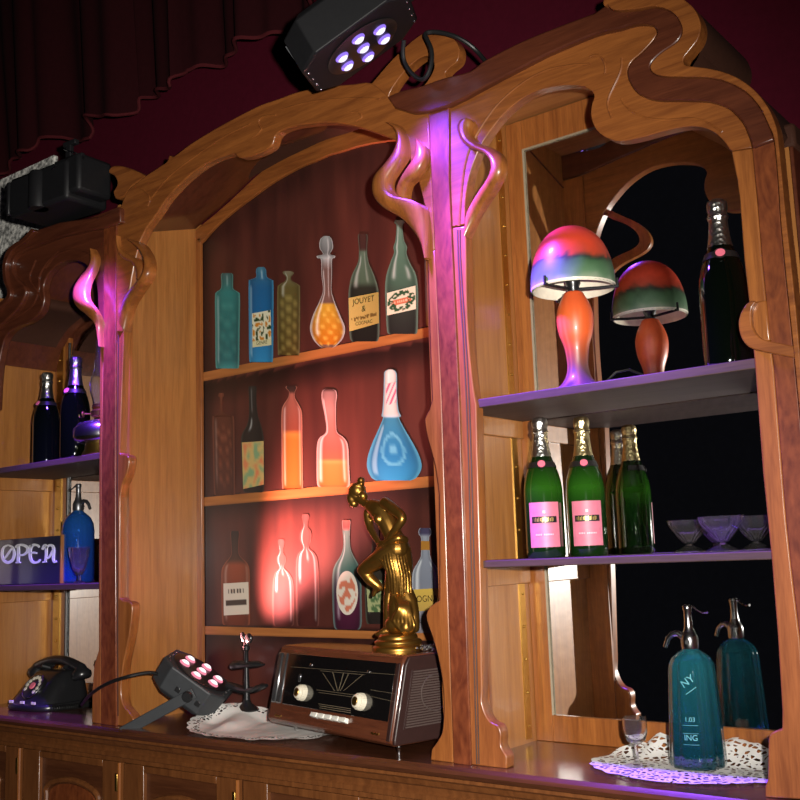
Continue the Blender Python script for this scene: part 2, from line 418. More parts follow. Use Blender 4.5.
# ------------------------------------------------------------ right display cabinet
MY = .318
DC = thing('display_cabinet', 'right-hand carved oak display cabinet with mirror back, two shelves and S-curved crest', 'display cabinet', (.40, .2, 0))
open_r = cr([(465, 224), (465, 210), (466, 194), (471, 170), (481, 145), (492.5, 127.5), (507.5, 110), (527.5, 95), (547.5, 87.5), (565, 85), (580, 85.5), (590, 90), (594, 96), (591.5, 105), (591, 117), (596.5, 130), (607.5, 138), (621, 141), (640.5, 137.5), (662.5, 131.5), (682, 127), (698, 126.5), (712, 131), (723, 140), (731, 151)], 4)
board('fascia', open_r + [(752, 147.5)] + FASC_TOP[::-1][1:] + [(449, 106), (449, 180), (451, 227)], 0., .028, M['oakx'], DC, bevel=.004)
for pts in ([(459, 226), (461, 200), (465, 165), (474, 140), (495, 108), (520, 85), (545, 71), (570, 65.5), (590, 64)],
            [(590, 57), (596, 55), (602, 58), (605.5, 66), (605, 74)], [(622, 58), (621.5, 68), (618, 78), (610, 95), (608, 106), (612, 118)],
            [(621, 99), (628, 108), (637, 114), (649, 118.5), (668, 120), (690, 118.5), (706, 122), (722, 132)]):
    bead('carved_line', pts, .0, .003, M['oakx'], DC)
SIN = [(607, 4), (614, 9.6), (635, 8.8), (654, 6), (671, 11), (680, 22), (682, 33), (676, 42.6), (662.5, 52), (653, 60.5), (650, 67), (653, 72.5), (662.5, 75.6), (684.5, 76.5), (706.5, 77), (726, 81), (745, 91), (759, 106), (768, 124), (774, 140)]
band_up = cr([(387, 97), (400, 91), (420, 86), (445, 77.5), (470, 71), (485, 60), (520, 42), (555, 27.5), (595, 12.5)], 4) + cr(SIN, 4)
board('crest_moulding', band_up + [(752, 148)] + FASC_TOP[::-1][1:] + BAND_LOW[::-1][1:], -.016, .05, M['mahog'], DC, bevel=.005, label='dark red curved crest moulding')
SOUT = [(604, 6), (603, 2), (606, -3), (620, -7), (645, -10), (668, -8), (684.5, 0), (695.5, 11), (700.5, 25), (698, 38.5), (690, 49.5), (683.5, 58), (684, 64), (690, 66), (712, 69), (734, 76), (753, 89), (767, 106), (775, 124), (778, 140), (782, 179), (786, 220), (793, 283), (799, 346), (808, 450), (822, 600), (838, 800)]
so = cr(SOUT, 4); si = cr(SIN + [(778, 181), (780.5, 220), (786.5, 283), (793, 346), (803, 450), (817, 600), (833, 800)], 4)
board('scroll_edging', so + si[::-1], -.03, .036, M['oakx'], DC, zmin=0., bevel=.004, label='light S-curved edging scroll along the crest')
# roof board behind the edging, following the S curve
w = [p for p in wpoly(so[4:74], -.03)]
inn = [(p[0] - .016, p[1] - .02) for p in w]
build('roof_board', G().prism(w + inn[::-1], .005, .25, 'y'), M['roof'], DC)
# right stile, strip, side
RS_L = [(731, 151), (737, 180), (739.6, 200), (744, 260), (748.5, 300), (755, 370), (762.5, 470), (771.5, 560), (777.5, 635), (782, 710), (782, 729)] + cr([(775, 731), (769, 736), (768, 750), (767.5, 780)], 3) + [(765, 786), (765, 800)]
RS_R = [(752, 148), (757, 200), (762, 260), (770, 340), (774, 370), (786, 520), (793, 583), (800, 640), (812, 800)]
board('right_stile', RS_L + RS_R[::-1], 0., .03, M['oak'], DC, zmin=0.)
RI_R = [(774, 140), (778, 181), (780.5, 220), (786.5, 283), (793, 346), (803, 450), (817, 600), (833, 800)]
board('right_inlay_strip', RS_R + RI_R[::-1], -.008, .035, M['burl'], DC, zmin=0., bevel=.002, label='dark red burl inlay strip of the right post')
def belt():
    out = cr([(753, 300), (746, 304), (740.5, 313), (738.3, 324), (740.5, 336), (745.5, 344), (752, 348.5), (765, 352), (780, 355), (800, 359), (820, 363)], 4)
    inn = cr([(820, 351), (800, 347.5), (780, 343), (765, 340), (757, 335), (752, 326), (751, 316), (752, 308), (756, 302)], 4)
    board('belt_scroll', out + inn, -.022, .03, M['oakx'], DC, bevel=.006, label='scrolled wooden belt across the right post')
    board('belt_scroll_field', [(753, 302)] + cr([(752, 306), (746, 316), (746, 328), (752, 340)], 3) + [(770, 341), (766, 300)], -.01, .02, M['oak'], DC, bevel=.003)
belt()
XR = .825
build('side_panel', G().box((XR - .03, .03, 0), (XR, .34, 1.20)), M['panel'], DC)
build('side_rail', G().box((XR, .03, 0), (XR + .008, .08, 1.20)).box((XR, .29, 0), (XR + .008, .34, 1.20)).box((XR, .08, 1.08), (XR + .008, .29, 1.20)), M['mahog'], DC, bevel=.002)
build('side_cornice', G().box((XR - .02, .035, 1.20), (XR + .012, .35, 1.25)), M['roof'], DC, bevel=.008)
XL = .01
build('side_panel', G().box((XL - .03, .03, 0), (XL, .34, 1.60)), M['panel'], DC)
ceil = [(XL, 1.578), (.30, 1.578), (.40, 1.545), (.48, 1.48), (.54, 1.42), (.62, 1.37), (.70, 1.34), (.76, 1.28), (.80, 1.2)]
build('ceiling_board', G().prism(ceil + [(x + .006, z + .014) for x, z in ceil[::-1]], .028, .34), M['panelx'], DC)
# back frame and mirror
build('back_frame', G().box((XL, .310, 0), (.058, .335, 1.575)).box((.058, .310, 0), (.79, .335, .062)).box((.058, .310, 1.495), (.45, .335, 1.575)), M['oak'], DC, bevel=.002)
build('mirror', G().prism([(.058, .055), (.79, .055)] + [(x, z - .004) for x, z in ceil[::-1] if .058 < x < .79] + [(.058, 1.572)], MY, MY + .004), M['mirror'], DC)
build('mirror_bead', G().tube([(.058, .314, .062), (.058, .314, 1.495)], .0035, 8).tube([(.058, .314, 1.495), (.45, .314, 1.495)], .0035, 8), M['fine'], DC)
for y in (.275,):
    build('shelf_strip', G().box((XL, y - .012, .01), (XL + .003, y + .012, 1.57)), M['brass'], DC)
    g = G()
    for k in range(20): g.ball((XL + .004, y, .04 + k * .078), .0035, 8, 6)
    build('strip_pin', g, M['brass'], DC)
S1, S2 = .80, .438
def shelf(z, th, parent, x0, x1, y0=.012): return build('shelf', G().box((x0, y0, z - th), (x1, .308, z)), M['shelf'], parent, bevel=.002)
plabel(shelf(S1, .02, DC, XL, XR - .03), 'upper shelf with the dome lamp on it'); plabel(shelf(S2, .016, DC, XL, XR - .03), 'lower shelf with the pink-labelled bottles on it')
for z in (S1 - .02, S2 - .016): build('shelf_cleat', G().box((XL, .04, z - .045), (XL + .014, .30, z)), M['panel'], DC, bevel=.002)
# curl bracket on the left side of the opening
ribbon('curl_bracket', [(468, 119), (461, 120), (457.5, 127), (460, 138), (468, 147), (480, 151), (488, 157), (491, 167), (488, 178), (480, 190), (472, 203), (466.5, 215), (465, 234)],
       [(468, 119), (473, 121.5), (470, 130), (474, 140), (484, 145), (496, 150), (503, 158), (504, 168), (500, 180), (492, 194), (484, 206), (476, 220), (468, 238)],
       -.012, .016, .012, M['oak'], DC, dip=lambda t: -.045 * math.exp(-((t - .5) / .22) ** 2), label='S-curved carved bracket lit magenta')

# ------------------------------------------------------------ left display cabinet (mirror twin, traced where it shows)
LC = thing('display_cabinet', 'left-hand dark carved display cabinet with S-curved crest beside the stone wall', 'display cabinet', (-1.67, .2, 0))
fo = cr([(101, 345), (98, 308), (97, 290), (94, 278), (88, 267), (80, 261.5), (70, 260), (58, 264), (48, 274), (43, 286), (44, 298), (40, 312), (30, 321), (16, 327), (6, 336), (1, 350), (-3, 375), (-5, 410)], 4)
lowb = [(104, 228), (90, 230), (60, 237), (36, 246)] + cr([(24, 250), (14, 258), (12, 268), (16, 278), (24, 286), (25, 294), (18, 308), (6, 320), (-4, 330), (-14, 350), (-18, 380), (-20, 410)], 3)
board('fascia', fo + lowb[::-1] + [(104, 345)], 0., .028, M['mahog'], LC, bevel=.004)
upb = [(120, 207), (100, 216), (60, 222), (32, 231)] + cr([(24, 240), (9, 250), (3.5, 264), (4.5, 280), (8, 290), (7, 298), (0, 305), (-12, 318), (-24, 340), (-30, 380), (-32, 410)], 4)
board('crest_moulding', upb + lowb[::-1] + [(120, 222)], -.016, .05, M['mahog'], LC, bevel=.005)
so2 = cr([(31, 228), (22, 238), (8, 248), (2, 264), (3, 281), (6.5, 290), (5.5, 297), (-1.5, 303), (-14, 316), (-26, 340), (-33, 380), (-35, 420), (-38, 560), (-40, 720)], 4)
si2 = cr([(34, 231), (25, 241), (12, 251), (5.5, 264), (6.5, 280), (10, 290), (9, 298), (2, 306), (-10, 319), (-22, 341), (-29, 380), (-31, 420), (-34, 560), (-36, 720)], 4)
board('scroll_edging', so2 + si2[::-1], -.03, .06, M['mahog'], LC, zmin=0., bevel=.003)
w = wpoly(so2[:36], -.03); inn = [(p[0] + .018, p[1] - .015) for p in w]
build('roof_board', G().prism(w + inn[::-1], .03, .27), M['roof'], LC)
for pts in ([(58, 252), (48, 262), (40, 276), (39, 288), (34, 304), (22, 314), (6, 324)], [(36, 260), (33, 268), (30, 276), (32, 284), (38, 292), (42, 300)], [(46, 268), (56, 256), (70, 250), (84, 251), (96, 258)]):
    bead('carved_line', pts, .0, .004, M['mahog'], LC)
LXL = -2.07
build('side_panel', G().box((LXL - .03, .03, 0), (LXL, .335, 1.45)), M['panel'], LC)
build('side_panel', G().box((-1.268, .034, 0), (-1.25, .34, 1.60)), M['panel'], LC)
ceil2 = [(-1.26 - x, z + (.0 if x < .3 else .0)) for x, z in ceil[1:]]
ceil2 = [(-1.272, 1.578)] + ceil2
build('ceiling_board', G().prism(ceil2 + [(x - .006, z + .014) for x, z in ceil2[::-1]], .028, .335), M['mahog'], LC)
build('back_frame', G().box((LXL, .310, 0), (LXL + .09, .335, 1.35)).box((LXL + .09, .310, 0), (-1.272, .335, .06)).box((-1.7, .310, 1.495), (-1.272, .335, 1.575)), M['oak'], LC, bevel=.002)
build('mirror', G().prism([(LXL + .09, .055), (-1.272, .055), (-1.272, 1.57)] + [(x, z - .004) for x, z in ceil2[1:] if x > LXL + .09] + [(LXL + .09, 1.2)], MY, MY + .004), M['mirror'], LC)
build('mirror_bead', G().tube([(LXL + .09, .314, .06), (LXL + .09, .314, 1.3)], .006, 8), M['chrome'], LC)
build('shelf_strip', G().box((LXL + .02, .306, .01), (LXL + .06, .31, 1.3)), M['brass'], LC)
g = G()
for k in range(16): g.ball((LXL + .04, .305, .04 + k * .08), .0045, 8, 6)
build('strip_pin', g, M['brass'], LC)
LS1, LS2 = .81, .41
plabel(shelf(LS1, .02, LC, LXL, -1.272), 'upper shelf of the left cabinet, edge lit purple'); plabel(shelf(LS2, .018, LC, LXL, -1.272), 'lower shelf of the left cabinet, lit violet')
for z in (LS1 - .02, LS2 - .018): build('shelf_cleat', G().box((LXL, .04, z - .045), (LXL + .014, .30, z)), M['panel'], LC, bevel=.002)
ribbon('curl_bracket', [(93, 249), (91.5, 256), (90, 266), (80, 278), (74, 288), (73.5, 300), (78, 308), (88, 316), (97, 326), (101, 346)],
       [(93, 249), (97, 257), (94, 270), (87.5, 284), (86, 296), (89, 303), (94, 309), (99, 318), (101, 328), (102.5, 347)],
       -.012, .016, .012, M['oak'], LC, dip=lambda t: -.05 * math.exp(-((t - .5) / .22) ** 2), label='S-curved carved bracket lit violet')

# ------------------------------------------------------------ left pilaster
t = thing('pilaster', 'left wooden pilaster between telephone cabinet and painting, upper half lit magenta', 'pilaster', (-1.28, 0, 0))
LL = [(103.5, 222), (103.5, 345), (101.5, 460), (101, 600), (100.5, 740)]; LR = [(116, 216), (115.5, 345), (115, 460), (115.5, 600), (116, 740)]
build('backing_board', G().box((-1.335, .026, 0), (-1.215, .036, 1.48)), M['oak'], t)
board('inlay_strip', LL + LR[::-1], -.006, .03, M['burl'], t, zmin=0., bevel=.002, label='dark red burl inlay strip')
board('stile', [(100, 345), (99, 460), (98.5, 600), (98.5, 650), (94, 665), (92, 690), (91.5, 740)] + LL[::-1][:4], 0., .03, M['oak'], t, zmin=0.)
rt = [(123.5, 330), (121, 400), (119.3, 453)] + cr([(121, 454.5), (126, 455), (128.8, 459), (127, 472), (122, 485), (119.5, 498)], 4) + [(119.3, 598)] + cr([(123, 601), (130, 602.5), (132, 610), (129, 635), (123, 665), (120.5, 690), (123, 705), (130, 714), (133, 719)], 4) + [(133, 740)]
board('stile', rt + LR[::-1][:4], 0., .03, M['oak'], t, zmin=0.)
bead('groove_line', [(118.5, 335), (117.5, 460), (117.5, 600), (118, 716)], -.001, .002, M['groove'], t)

# ------------------------------------------------------------ centre alcove
AL = thing('arched_alcove', 'wide arched oak alcove surround between the two pilasters, framing the painted bottles', 'alcove', (-.63, .2, 0))
arch_low = cr([(403, 144), (398, 142), (390, 138), (374, 132), (354, 126), (330, 122.4), (300, 125), (282, 130), (275, 136), (273.5, 141), (270, 147), (260, 153), (244, 157.6), (237, 156.5), (233, 153.5), (214, 159.5), (196, 170), (180, 184), (167, 198), (157, 213), (146, 228)], 4)
arch_up = cr([(121, 205), (128, 190), (135, 184), (148, 174), (160, 166), (167, 161), (169.5, 155), (174, 156), (190, 144), (216, 128), (240, 115), (260, 105), (280, 98), (300, 91), (330, 86), (352, 84), (371, 83), (388, 97)], 4)
lspan = [(140, 240), (134, 262), (130, 285), (127, 305), (123.5, 332), (116, 332)]
rspan = [(395, 108), (412, 113), (428.5, 112), (430, 150), (433, 210), (434.4, 250), (427, 252), (428, 234), (425, 208), (421, 192), (417, 176), (412, 166), (408, 156)]
board('arch_board', arch_up + rspan + arch_low + lspan + [(116, 216)], .0, .03, M['oakx'], AL, bevel=.004)
for pts in ([(150, 200), (170, 176), (196, 156), (222, 138), (250, 124)], [(262, 129), (259, 124), (260, 119), (266, 116), (276, 115)], [(262, 129), (258, 134), (252, 138)], [(280, 110), (310, 102), (340, 99), (365, 98), (380, 99)],
            [(350, 113), (358, 112), (362, 117), (356, 121)], [(148, 206), (150, 198), (146, 192), (140, 188)]):
    bead('carved_line', pts, .0, .0028, M['oakx'], AL)
# finial curl on top, right end of the arch
fin = cr([(371, 84), (390, 62), (402, 50), (412, 41), (424, 33), (436, 31.5), (450, 36), (458.5, 47), (457.5, 60), (449, 68), (445, 73), (447, 80)], 5) + cr([(420, 90), (428, 80), (434, 68), (432, 58), (424, 56), (414, 62), (402, 74), (392, 88), (388, 97)], 4)
board('finial_scroll', fin, .006, .03, M['oakx'], AL, bevel=.006, label='curled finial where arch meets right crest')
board('finial_scroll', cr([(146, 176), (134, 170), (122, 166), (112, 166), (108, 172), (114, 176), (117, 184), (113, 192), (116, 199), (124, 196), (132, 186)], 4), .006, .03, M['oakx'], AL, bevel=.005)
# double curl brackets
ribbon('curl_bracket', [(388, 123), (392, 126), (397, 133), (398, 142), (394, 152), (385, 164), (375, 175), (372, 186), (374.5, 198), (384, 208), (400, 217), (412, 229), (421, 243), (426, 260)],
       [(388, 123), (398, 125), (403.5, 134), (404, 145), (402, 156), (394, 168), (387.5, 179), (388, 190), (395, 196), (405, 198), (414, 201), (423, 209), (428, 232), (429, 258)],
       -.012, .03, .012, M['oak'], AL, dip=lambda t: -.04 * math.exp(-((t - .45) / .25) ** 2), label='large S-curled bracket at right end of arch')
ribbon('curl_bracket', [(418, 139), (416, 148), (414, 158), (404, 172), (397, 186), (395, 198)], [(418, 139), (425, 147), (424.5, 160), (417, 175), (408, 185), (405.5, 199)], -.006, .022, .01, M['oak'], AL, dip=lambda t: -.02 * math.sin(PI * t))
ribbon('curl_bracket', [(130, 240), (137, 247), (142, 253), (145, 262), (143, 274), (134, 286), (125, 297), (120, 318)], [(130, 239), (141, 244), (148.5, 255), (151, 268), (147, 280), (138.5, 293), (130, 308), (125, 330)],
       -.012, .022, .012, M['oak'], AL, dip=lambda t: -.04 * math.exp(-((t - .45) / .25) ** 2), label='S-curled bracket at left end of arch, lit violet')
ribbon('curl_bracket', [(117, 236), (118.5, 252), (124, 259), (132, 263), (136, 271), (137, 280)], [(119, 236), (121, 248), (128, 254), (138, 260), (143, 269), (142, 279)], -.006, .02, .008, M['oak'], AL)
# soffit, rail round the painting, left panel
PXL = -1.276
ysf = .312
Bp = [(192, 233), (205, 222), (216, 213), (233, 198), (255, 177), (270, 165), (290, 151), (305, 142)]
Bw = [(PY(*p, ysf).x, PY(*p, ysf).z) for p in cr(Bp, 4)]
xm = -.63
Bw = [b for b in Bw if b[0] < xm]; Bw[0] = (PXL, Bw[0][1])
zc = max(b[1] for b in Bw)
Bw = Bw + [(xm, zc + .004)] + [(2 * xm - b[0], b[1]) for b in Bw[::-1]]
Lp = [(201, 243), (216, 226), (236, 209), (252, 197), (270, 184), (285, 175), (300, 167), (315, 161)]
Lw = [(PY(*p, ysf).x, PY(*p, ysf).z) for p in cr(Lp, 4)]
Lw = [b for b in Lw if b[0] < xm]; Lw[0] = (PXL + .05, Lw[0][1])
zl = max(b[1] for b in Lw)
Lw = Lw + [(xm, zl + .004)] + [(2 * xm - b[0], b[1]) for b in Lw[::-1]]
build('painting_rail', G().prism(Bw + Lw[::-1], ysf, ysf + .012), M['oakx'], AL, bevel=.002)
for x0 in (PXL, 2 * xm - PXL - .05):
    build('painting_stile', G().box((x0, ysf, 0), (x0 + .05, ysf + .012, Lw[0][1] + .02)), M['oak'], AL, bevel=.002)
nA = 60
A = resample([(w.x, w.z) for w in (PY(*p, .03) for p in arch_low[::-1])], nA); B = resample(Bw, nA)
A[0] = np.array([PXL, A[0][1]]); A[-1] = np.array([2 * xm - PXL, A[-1][1]])
A = [np.array([PXL + (2 * xm - 2 * PXL) * i / (nA - 1), a]) for i, a in enumerate(np.interp([PXL + (2 * xm - 2 * PXL) * i / (nA - 1) for i in range(nA)], [a[0] for a in A], [a[1] for a in A]))]
P = []
for k in range(6):
    u = k / 5; y = .03 + (ysf - .03) * u
    P.append([Vector((A[i][0] * (1 - u) + B[i][0] * u, y, A[i][1] * (1 - u) + B[i][1] * u + .004)) for i in range(nA)])
build('soffit', G().grid(P), M['mahog'], AL, closed=False)
build('side_panel', G().box((PXL - .012, .03, 0), (PXL, .34, 1.60)), M['panel'], AL)
for k, x in enumerate((PXL + .002,)):
    g = G()
    for q in range(20): g.ball((x, .285, .05 + q * .078), .0035, 8, 6)
    build('strip_pin', g, M['brass'], AL)
    build('panel_strip', G().box((PXL, .27, .0), (PXL + .003, .30, 1.56)), M['oak'], AL)
build('top_board', G().prism([(w.x, w.z - .004) for w in (PY(*p, .03) for p in cr([(170, 158), (190, 145), (216, 129), (240, 116), (260, 106), (280, 99), (300, 92), (330, 87), (371, 84)], 3))] + [(w.x, w.z - .016) for w in (PY(*p, .03) for p in cr([(170, 158), (190, 145), (216, 129), (240, 116), (260, 106), (280, 99), (300, 92), (330, 87), (371, 84)], 3)[::-1])], .03, .30), M['roof'], AL)

# ------------------------------------------------------------ velvet pelmet
t = None
hem = [(-12, 172), (0, 166), (10, 157), (25, 155.5), (40, 154), (47, 141), (60, 136), (72, 137.5), (83, 136), (86, 121), (88, 118.5), (105, 119), (125, 119), (132, 110), (134, 95), (145, 92), (165, 91), (183, 91), (187, 78), (187, 70), (200, 63), (230, 55), (260, 42), (275, 34), (290, 25), (310, 8), (335, -14), (370, -40)]
hw = resample(hem, 180); P = []; hp = []
for i, p in enumerate(hw):
    s = i / 179
    yy = .17 + .045 * math.sin(s * 2 * PI * 5.2 + .8) + .015 * math.sin(s * 2 * PI * 17)
    q = PY(p[0], p[1], .17); q.y = yy; hp.append(q)
for k in range(9):
    u = k / 8
    P.append([Vector((q.x - (.15 * u * (1 - i / 179)), .17 + (q.y - .17) * (1 - .35 * u), q.z * (1 - u) + 3.1 * u)) for i, q in enumerate(hp)])
cu = thing('velvet_curtain', 'dark red velvet pelmet hanging in stepped folds at the upper left', 'curtain', (-1.8, .17, 2.1))
build('drape', G().grid(P), M['velvet'], cu, closed=False)
build('hem', G().tube([q + Vector((0, -.004, 0)) for q in hp], .006, 6), M['velvet_hem'], cu)
# ------------------------------------------------------------ the painted panel
def lin(c): return tuple(((v / 255) / 12.92 if v / 255 <= .04045 else ((v / 255 + .055) / 1.055) ** 2.4) for v in c)
def mixc(a, b, t): t = max(0, min(1, t)); return tuple(x * (1 - t) + y * t for x, y in zip(a, b))
def stops(st, t):
    if t <= st[0][0]: return st[0][1]
    for (a, ca), (b, cb) in zip(st, st[1:]):
        if t <= b: return mixc(ca, cb, (t - a) / max(1e-6, b - a))
    return st[-1][1]
def sm(a, b, x): t = max(0, min(1, (x - a) / (b - a))); return t * t * (3 - 2 * t)
PT = thing('painting', 'large painted panel of old bottles on three painted shelves, set in the central alcove', 'painting', (-.63, .33, 0))
YC = .3248
# canvas
nx, nz = 110, 150; xa, xb = PXL + .02, 2 * xm - PXL - .02
topx = [b[0] for b in Lw]; topz = [b[1] for b in Lw]
P = []; C = []
for j in range(nz):
    row = []; cr_ = []
    for i in range(nx):
        x = xa + (xb - xa) * i / (nx - 1); zt = float(np.interp(x, topx, topz)) + .03
        z = .004 + (zt - .004) * j / (nz - 1)
        n = mnoise.noise(Vector((x * 16, 3.1, z * 3.2))); n2 = mnoise.noise(Vector((x * 45, 9.1, z * 7)))
        c = mixc((92, 46, 37), (58, 28, 24), .5 + .5 * n + .25 * n2)
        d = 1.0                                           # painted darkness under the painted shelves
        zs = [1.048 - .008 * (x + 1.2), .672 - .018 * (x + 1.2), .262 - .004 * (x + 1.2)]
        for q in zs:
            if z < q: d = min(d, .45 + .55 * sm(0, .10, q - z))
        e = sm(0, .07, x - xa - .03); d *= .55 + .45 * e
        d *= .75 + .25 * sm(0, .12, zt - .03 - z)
        row.append(Vector((x, YC, z))); cr_.append(lin(tuple(v * d for v in c)))
    P.append(row); C.append(cr_)
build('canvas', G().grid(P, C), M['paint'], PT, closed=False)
# painted shelves
for pts, lb in (([(203, 372.5), (431.5, 326.5), (431.5, 336.5), (203, 381.5)], 'top'), ([(203, 497.5), (437, 475.5), (437, 486.5), (203, 506.5)], 'mid'), ([(203, 626), (372, 631), (440, 633), (440, 641), (372, 639), (203, 634.5)], 'low')):
    w = wpoly(pts, YC - .0006)
    k = len(pts) // 2; up = w[:k]; lo = w[k:][::-1]
    e = .09
    up = up + [(xb, up[-1][1])]; lo = lo + [(xb, lo[-1][1])]
    P = []; C = []
    for j in range(5):
        row = []; cr_ = []
        for i in range(90):
            x = up[0][0] + (xb - up[0][0]) * i / 89
            zu = float(np.interp(x, [p[0] for p in up], [p[1] for p in up])); zl_ = float(np.interp(x, [p[0] for p in lo], [p[1] for p in lo]))
            n = mnoise.noise(Vector((x * 9, 5, j * .9)))
            c = mixc(mixc((176, 112, 58), (138, 84, 42), .5 + .7 * n), (112, 66, 34), .6 if j == 4 else 0)
            row.append(Vector((x, YC - .0006, zu + (zl_ - zu) * j / 4))); cr_.append(lin(c))
        P.append(row); C.append(cr_)
    build('painted_shelf', G().grid(P, C), M['paint'], PT, closed=False)

def pbottle(prof, body, label, hl=(), edge=None, liquid=None, tex=None, nu=22):
    """prof: (y, x_left, x_right) from the lip to the foot, traced; body: colour stops over height"""
    pts = []
    sl = cr([(p[1], p[0]) for p in prof], 6); sr = cr([(p[2], p[0]) for p in prof], 6)
    y0, y1 = prof[0][0], prof[-1][0]; P = []; C = []
    for (xl, yl), (xr, yr) in zip(sl, sr):
        row = []; cc = []; t = (yl - y0) / (y1 - y0)
        for i in range(nu):
            u = -1 + 2 * i / (nu - 1)
            us = math.copysign(abs(u) ** .8, u)
            x = (xl + xr) / 2 + (xr - xl) / 2 * us; y = yl + (yr - yl) * (us + 1) / 2
            c = stops(body, t)
            if liquid and t > liquid[0] and abs(us) < .9 and t < .975: c = mixc(c, stops(liquid[1], t), liquid[2])
            if tex: c = tex(c, us, t)
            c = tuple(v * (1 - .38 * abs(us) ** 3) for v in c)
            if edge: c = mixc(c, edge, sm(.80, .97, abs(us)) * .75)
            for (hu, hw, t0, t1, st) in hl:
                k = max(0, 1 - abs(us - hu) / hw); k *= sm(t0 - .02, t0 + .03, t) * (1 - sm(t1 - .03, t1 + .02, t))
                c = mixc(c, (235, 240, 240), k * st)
            row.append(PY(x, y, YC - .0010)); cc.append(lin(c))
        P.append(row); C.append(cc)
    o = build('painted_bottle', G().grid(P, C), M['paint'], PT, closed=False); o['label'] = label
    return o
def plabelq(par, quad, colf, lines=(), name='label', n=14, ink='ink', oval=False):
    a, b, c, d = [PY(*q, YC - .0014) for q in quad]; P = []; C = []
    for j in range(n):
        row = []; cc = []
        for i in range(n):
            u, v = i / (n - 1), j / (n - 1)
            uu, vv = u, v
            if oval:
                X, Y_ = 2 * u - 1, 2 * v - 1
                uu = .5 + .5 * X * math.sqrt(1 - Y_ * Y_ / 2); vv = .5 + .5 * Y_ * math.sqrt(1 - X * X / 2)
            row.append(a.lerp(b, uu).lerp(d.lerp(c, uu), vv)); cc.append(lin(colf(u, v)))
        P.append(row); C.append(cc)
    o = build(name, G().grid(P, C), M['paint'], par, closed=False)
    ex = (b - a); ez = (a - d)
    for body, u, v, size, col in lines:
        vs, fs = text_geo(body, size, 0)
        p0 = a.lerp(b, u).lerp(d.lerp(c, u), v); sl = ex.z / ex.x
        vs = [Vector((p0.x + q.x, YC - .0018, p0.z + q.y + q.x * sl)) for q in vs]
        build('lettering', G().add(vs, fs, [lin(col)] * len(vs)), M['paint'], par, closed=False, smooth=False)
    return o
def emb(amp, fx, fy, col):   # raised pattern painted on the glass
    def f(c, u, t):
        k = math.sin(fx * abs(u) * PI + fy * t * PI * 2) * (1 if abs(u) < .75 else 0) * (1 if .3 < t < .95 else 0)
        return mixc(c, col, max(0, k) * amp)
    return f
# top shelf
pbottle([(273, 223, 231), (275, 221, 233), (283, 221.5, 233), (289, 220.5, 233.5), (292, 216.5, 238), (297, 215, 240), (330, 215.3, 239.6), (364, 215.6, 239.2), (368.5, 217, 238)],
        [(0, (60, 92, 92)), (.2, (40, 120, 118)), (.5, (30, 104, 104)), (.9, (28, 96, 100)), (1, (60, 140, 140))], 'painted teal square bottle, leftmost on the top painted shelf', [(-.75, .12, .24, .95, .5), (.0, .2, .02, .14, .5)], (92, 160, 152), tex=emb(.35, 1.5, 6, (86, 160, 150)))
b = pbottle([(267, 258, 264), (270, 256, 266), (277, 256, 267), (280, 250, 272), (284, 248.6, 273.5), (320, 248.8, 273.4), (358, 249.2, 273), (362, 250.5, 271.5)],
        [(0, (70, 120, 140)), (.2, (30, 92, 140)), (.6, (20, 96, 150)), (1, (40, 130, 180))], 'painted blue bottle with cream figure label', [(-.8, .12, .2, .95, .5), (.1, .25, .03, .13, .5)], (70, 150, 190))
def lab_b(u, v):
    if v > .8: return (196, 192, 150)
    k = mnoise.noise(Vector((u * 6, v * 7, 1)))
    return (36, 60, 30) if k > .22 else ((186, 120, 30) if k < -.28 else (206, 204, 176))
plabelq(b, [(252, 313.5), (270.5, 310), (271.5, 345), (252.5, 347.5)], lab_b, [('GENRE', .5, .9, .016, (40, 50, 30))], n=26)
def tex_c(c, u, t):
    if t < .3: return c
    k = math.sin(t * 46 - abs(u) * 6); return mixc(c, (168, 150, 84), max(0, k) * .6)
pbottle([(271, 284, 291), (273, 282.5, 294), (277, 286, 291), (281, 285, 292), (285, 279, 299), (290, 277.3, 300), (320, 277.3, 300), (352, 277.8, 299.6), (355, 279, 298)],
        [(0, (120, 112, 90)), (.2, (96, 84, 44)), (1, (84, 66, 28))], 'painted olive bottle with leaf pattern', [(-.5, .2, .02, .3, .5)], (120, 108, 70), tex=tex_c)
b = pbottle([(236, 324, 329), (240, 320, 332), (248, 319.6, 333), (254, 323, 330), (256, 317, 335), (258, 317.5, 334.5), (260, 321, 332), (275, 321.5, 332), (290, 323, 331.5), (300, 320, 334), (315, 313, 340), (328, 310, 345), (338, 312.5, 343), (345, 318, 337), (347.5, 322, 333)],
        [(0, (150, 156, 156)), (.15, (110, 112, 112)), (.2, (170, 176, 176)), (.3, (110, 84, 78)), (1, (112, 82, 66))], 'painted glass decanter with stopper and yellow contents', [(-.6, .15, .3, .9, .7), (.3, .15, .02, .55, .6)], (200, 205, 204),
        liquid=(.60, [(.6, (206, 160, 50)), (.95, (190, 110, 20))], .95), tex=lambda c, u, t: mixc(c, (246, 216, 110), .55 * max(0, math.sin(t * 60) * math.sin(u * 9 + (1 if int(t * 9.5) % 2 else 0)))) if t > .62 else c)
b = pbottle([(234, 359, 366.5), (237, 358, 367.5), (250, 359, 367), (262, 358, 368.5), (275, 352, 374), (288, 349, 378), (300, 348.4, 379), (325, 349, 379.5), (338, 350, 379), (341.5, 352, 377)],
        [(0, (70, 44, 38)), (.14, (66, 42, 38)), (.17, (88, 110, 92)), (.45, (70, 90, 72)), (.5, (36, 40, 32)), (1, (20, 22, 18))], 'painted dark green bottle with yellow label, second from right on the top shelf', [(-.55, .2, .2, .5, .55), (.35, .12, .16, .45, .35)], (100, 120, 104))
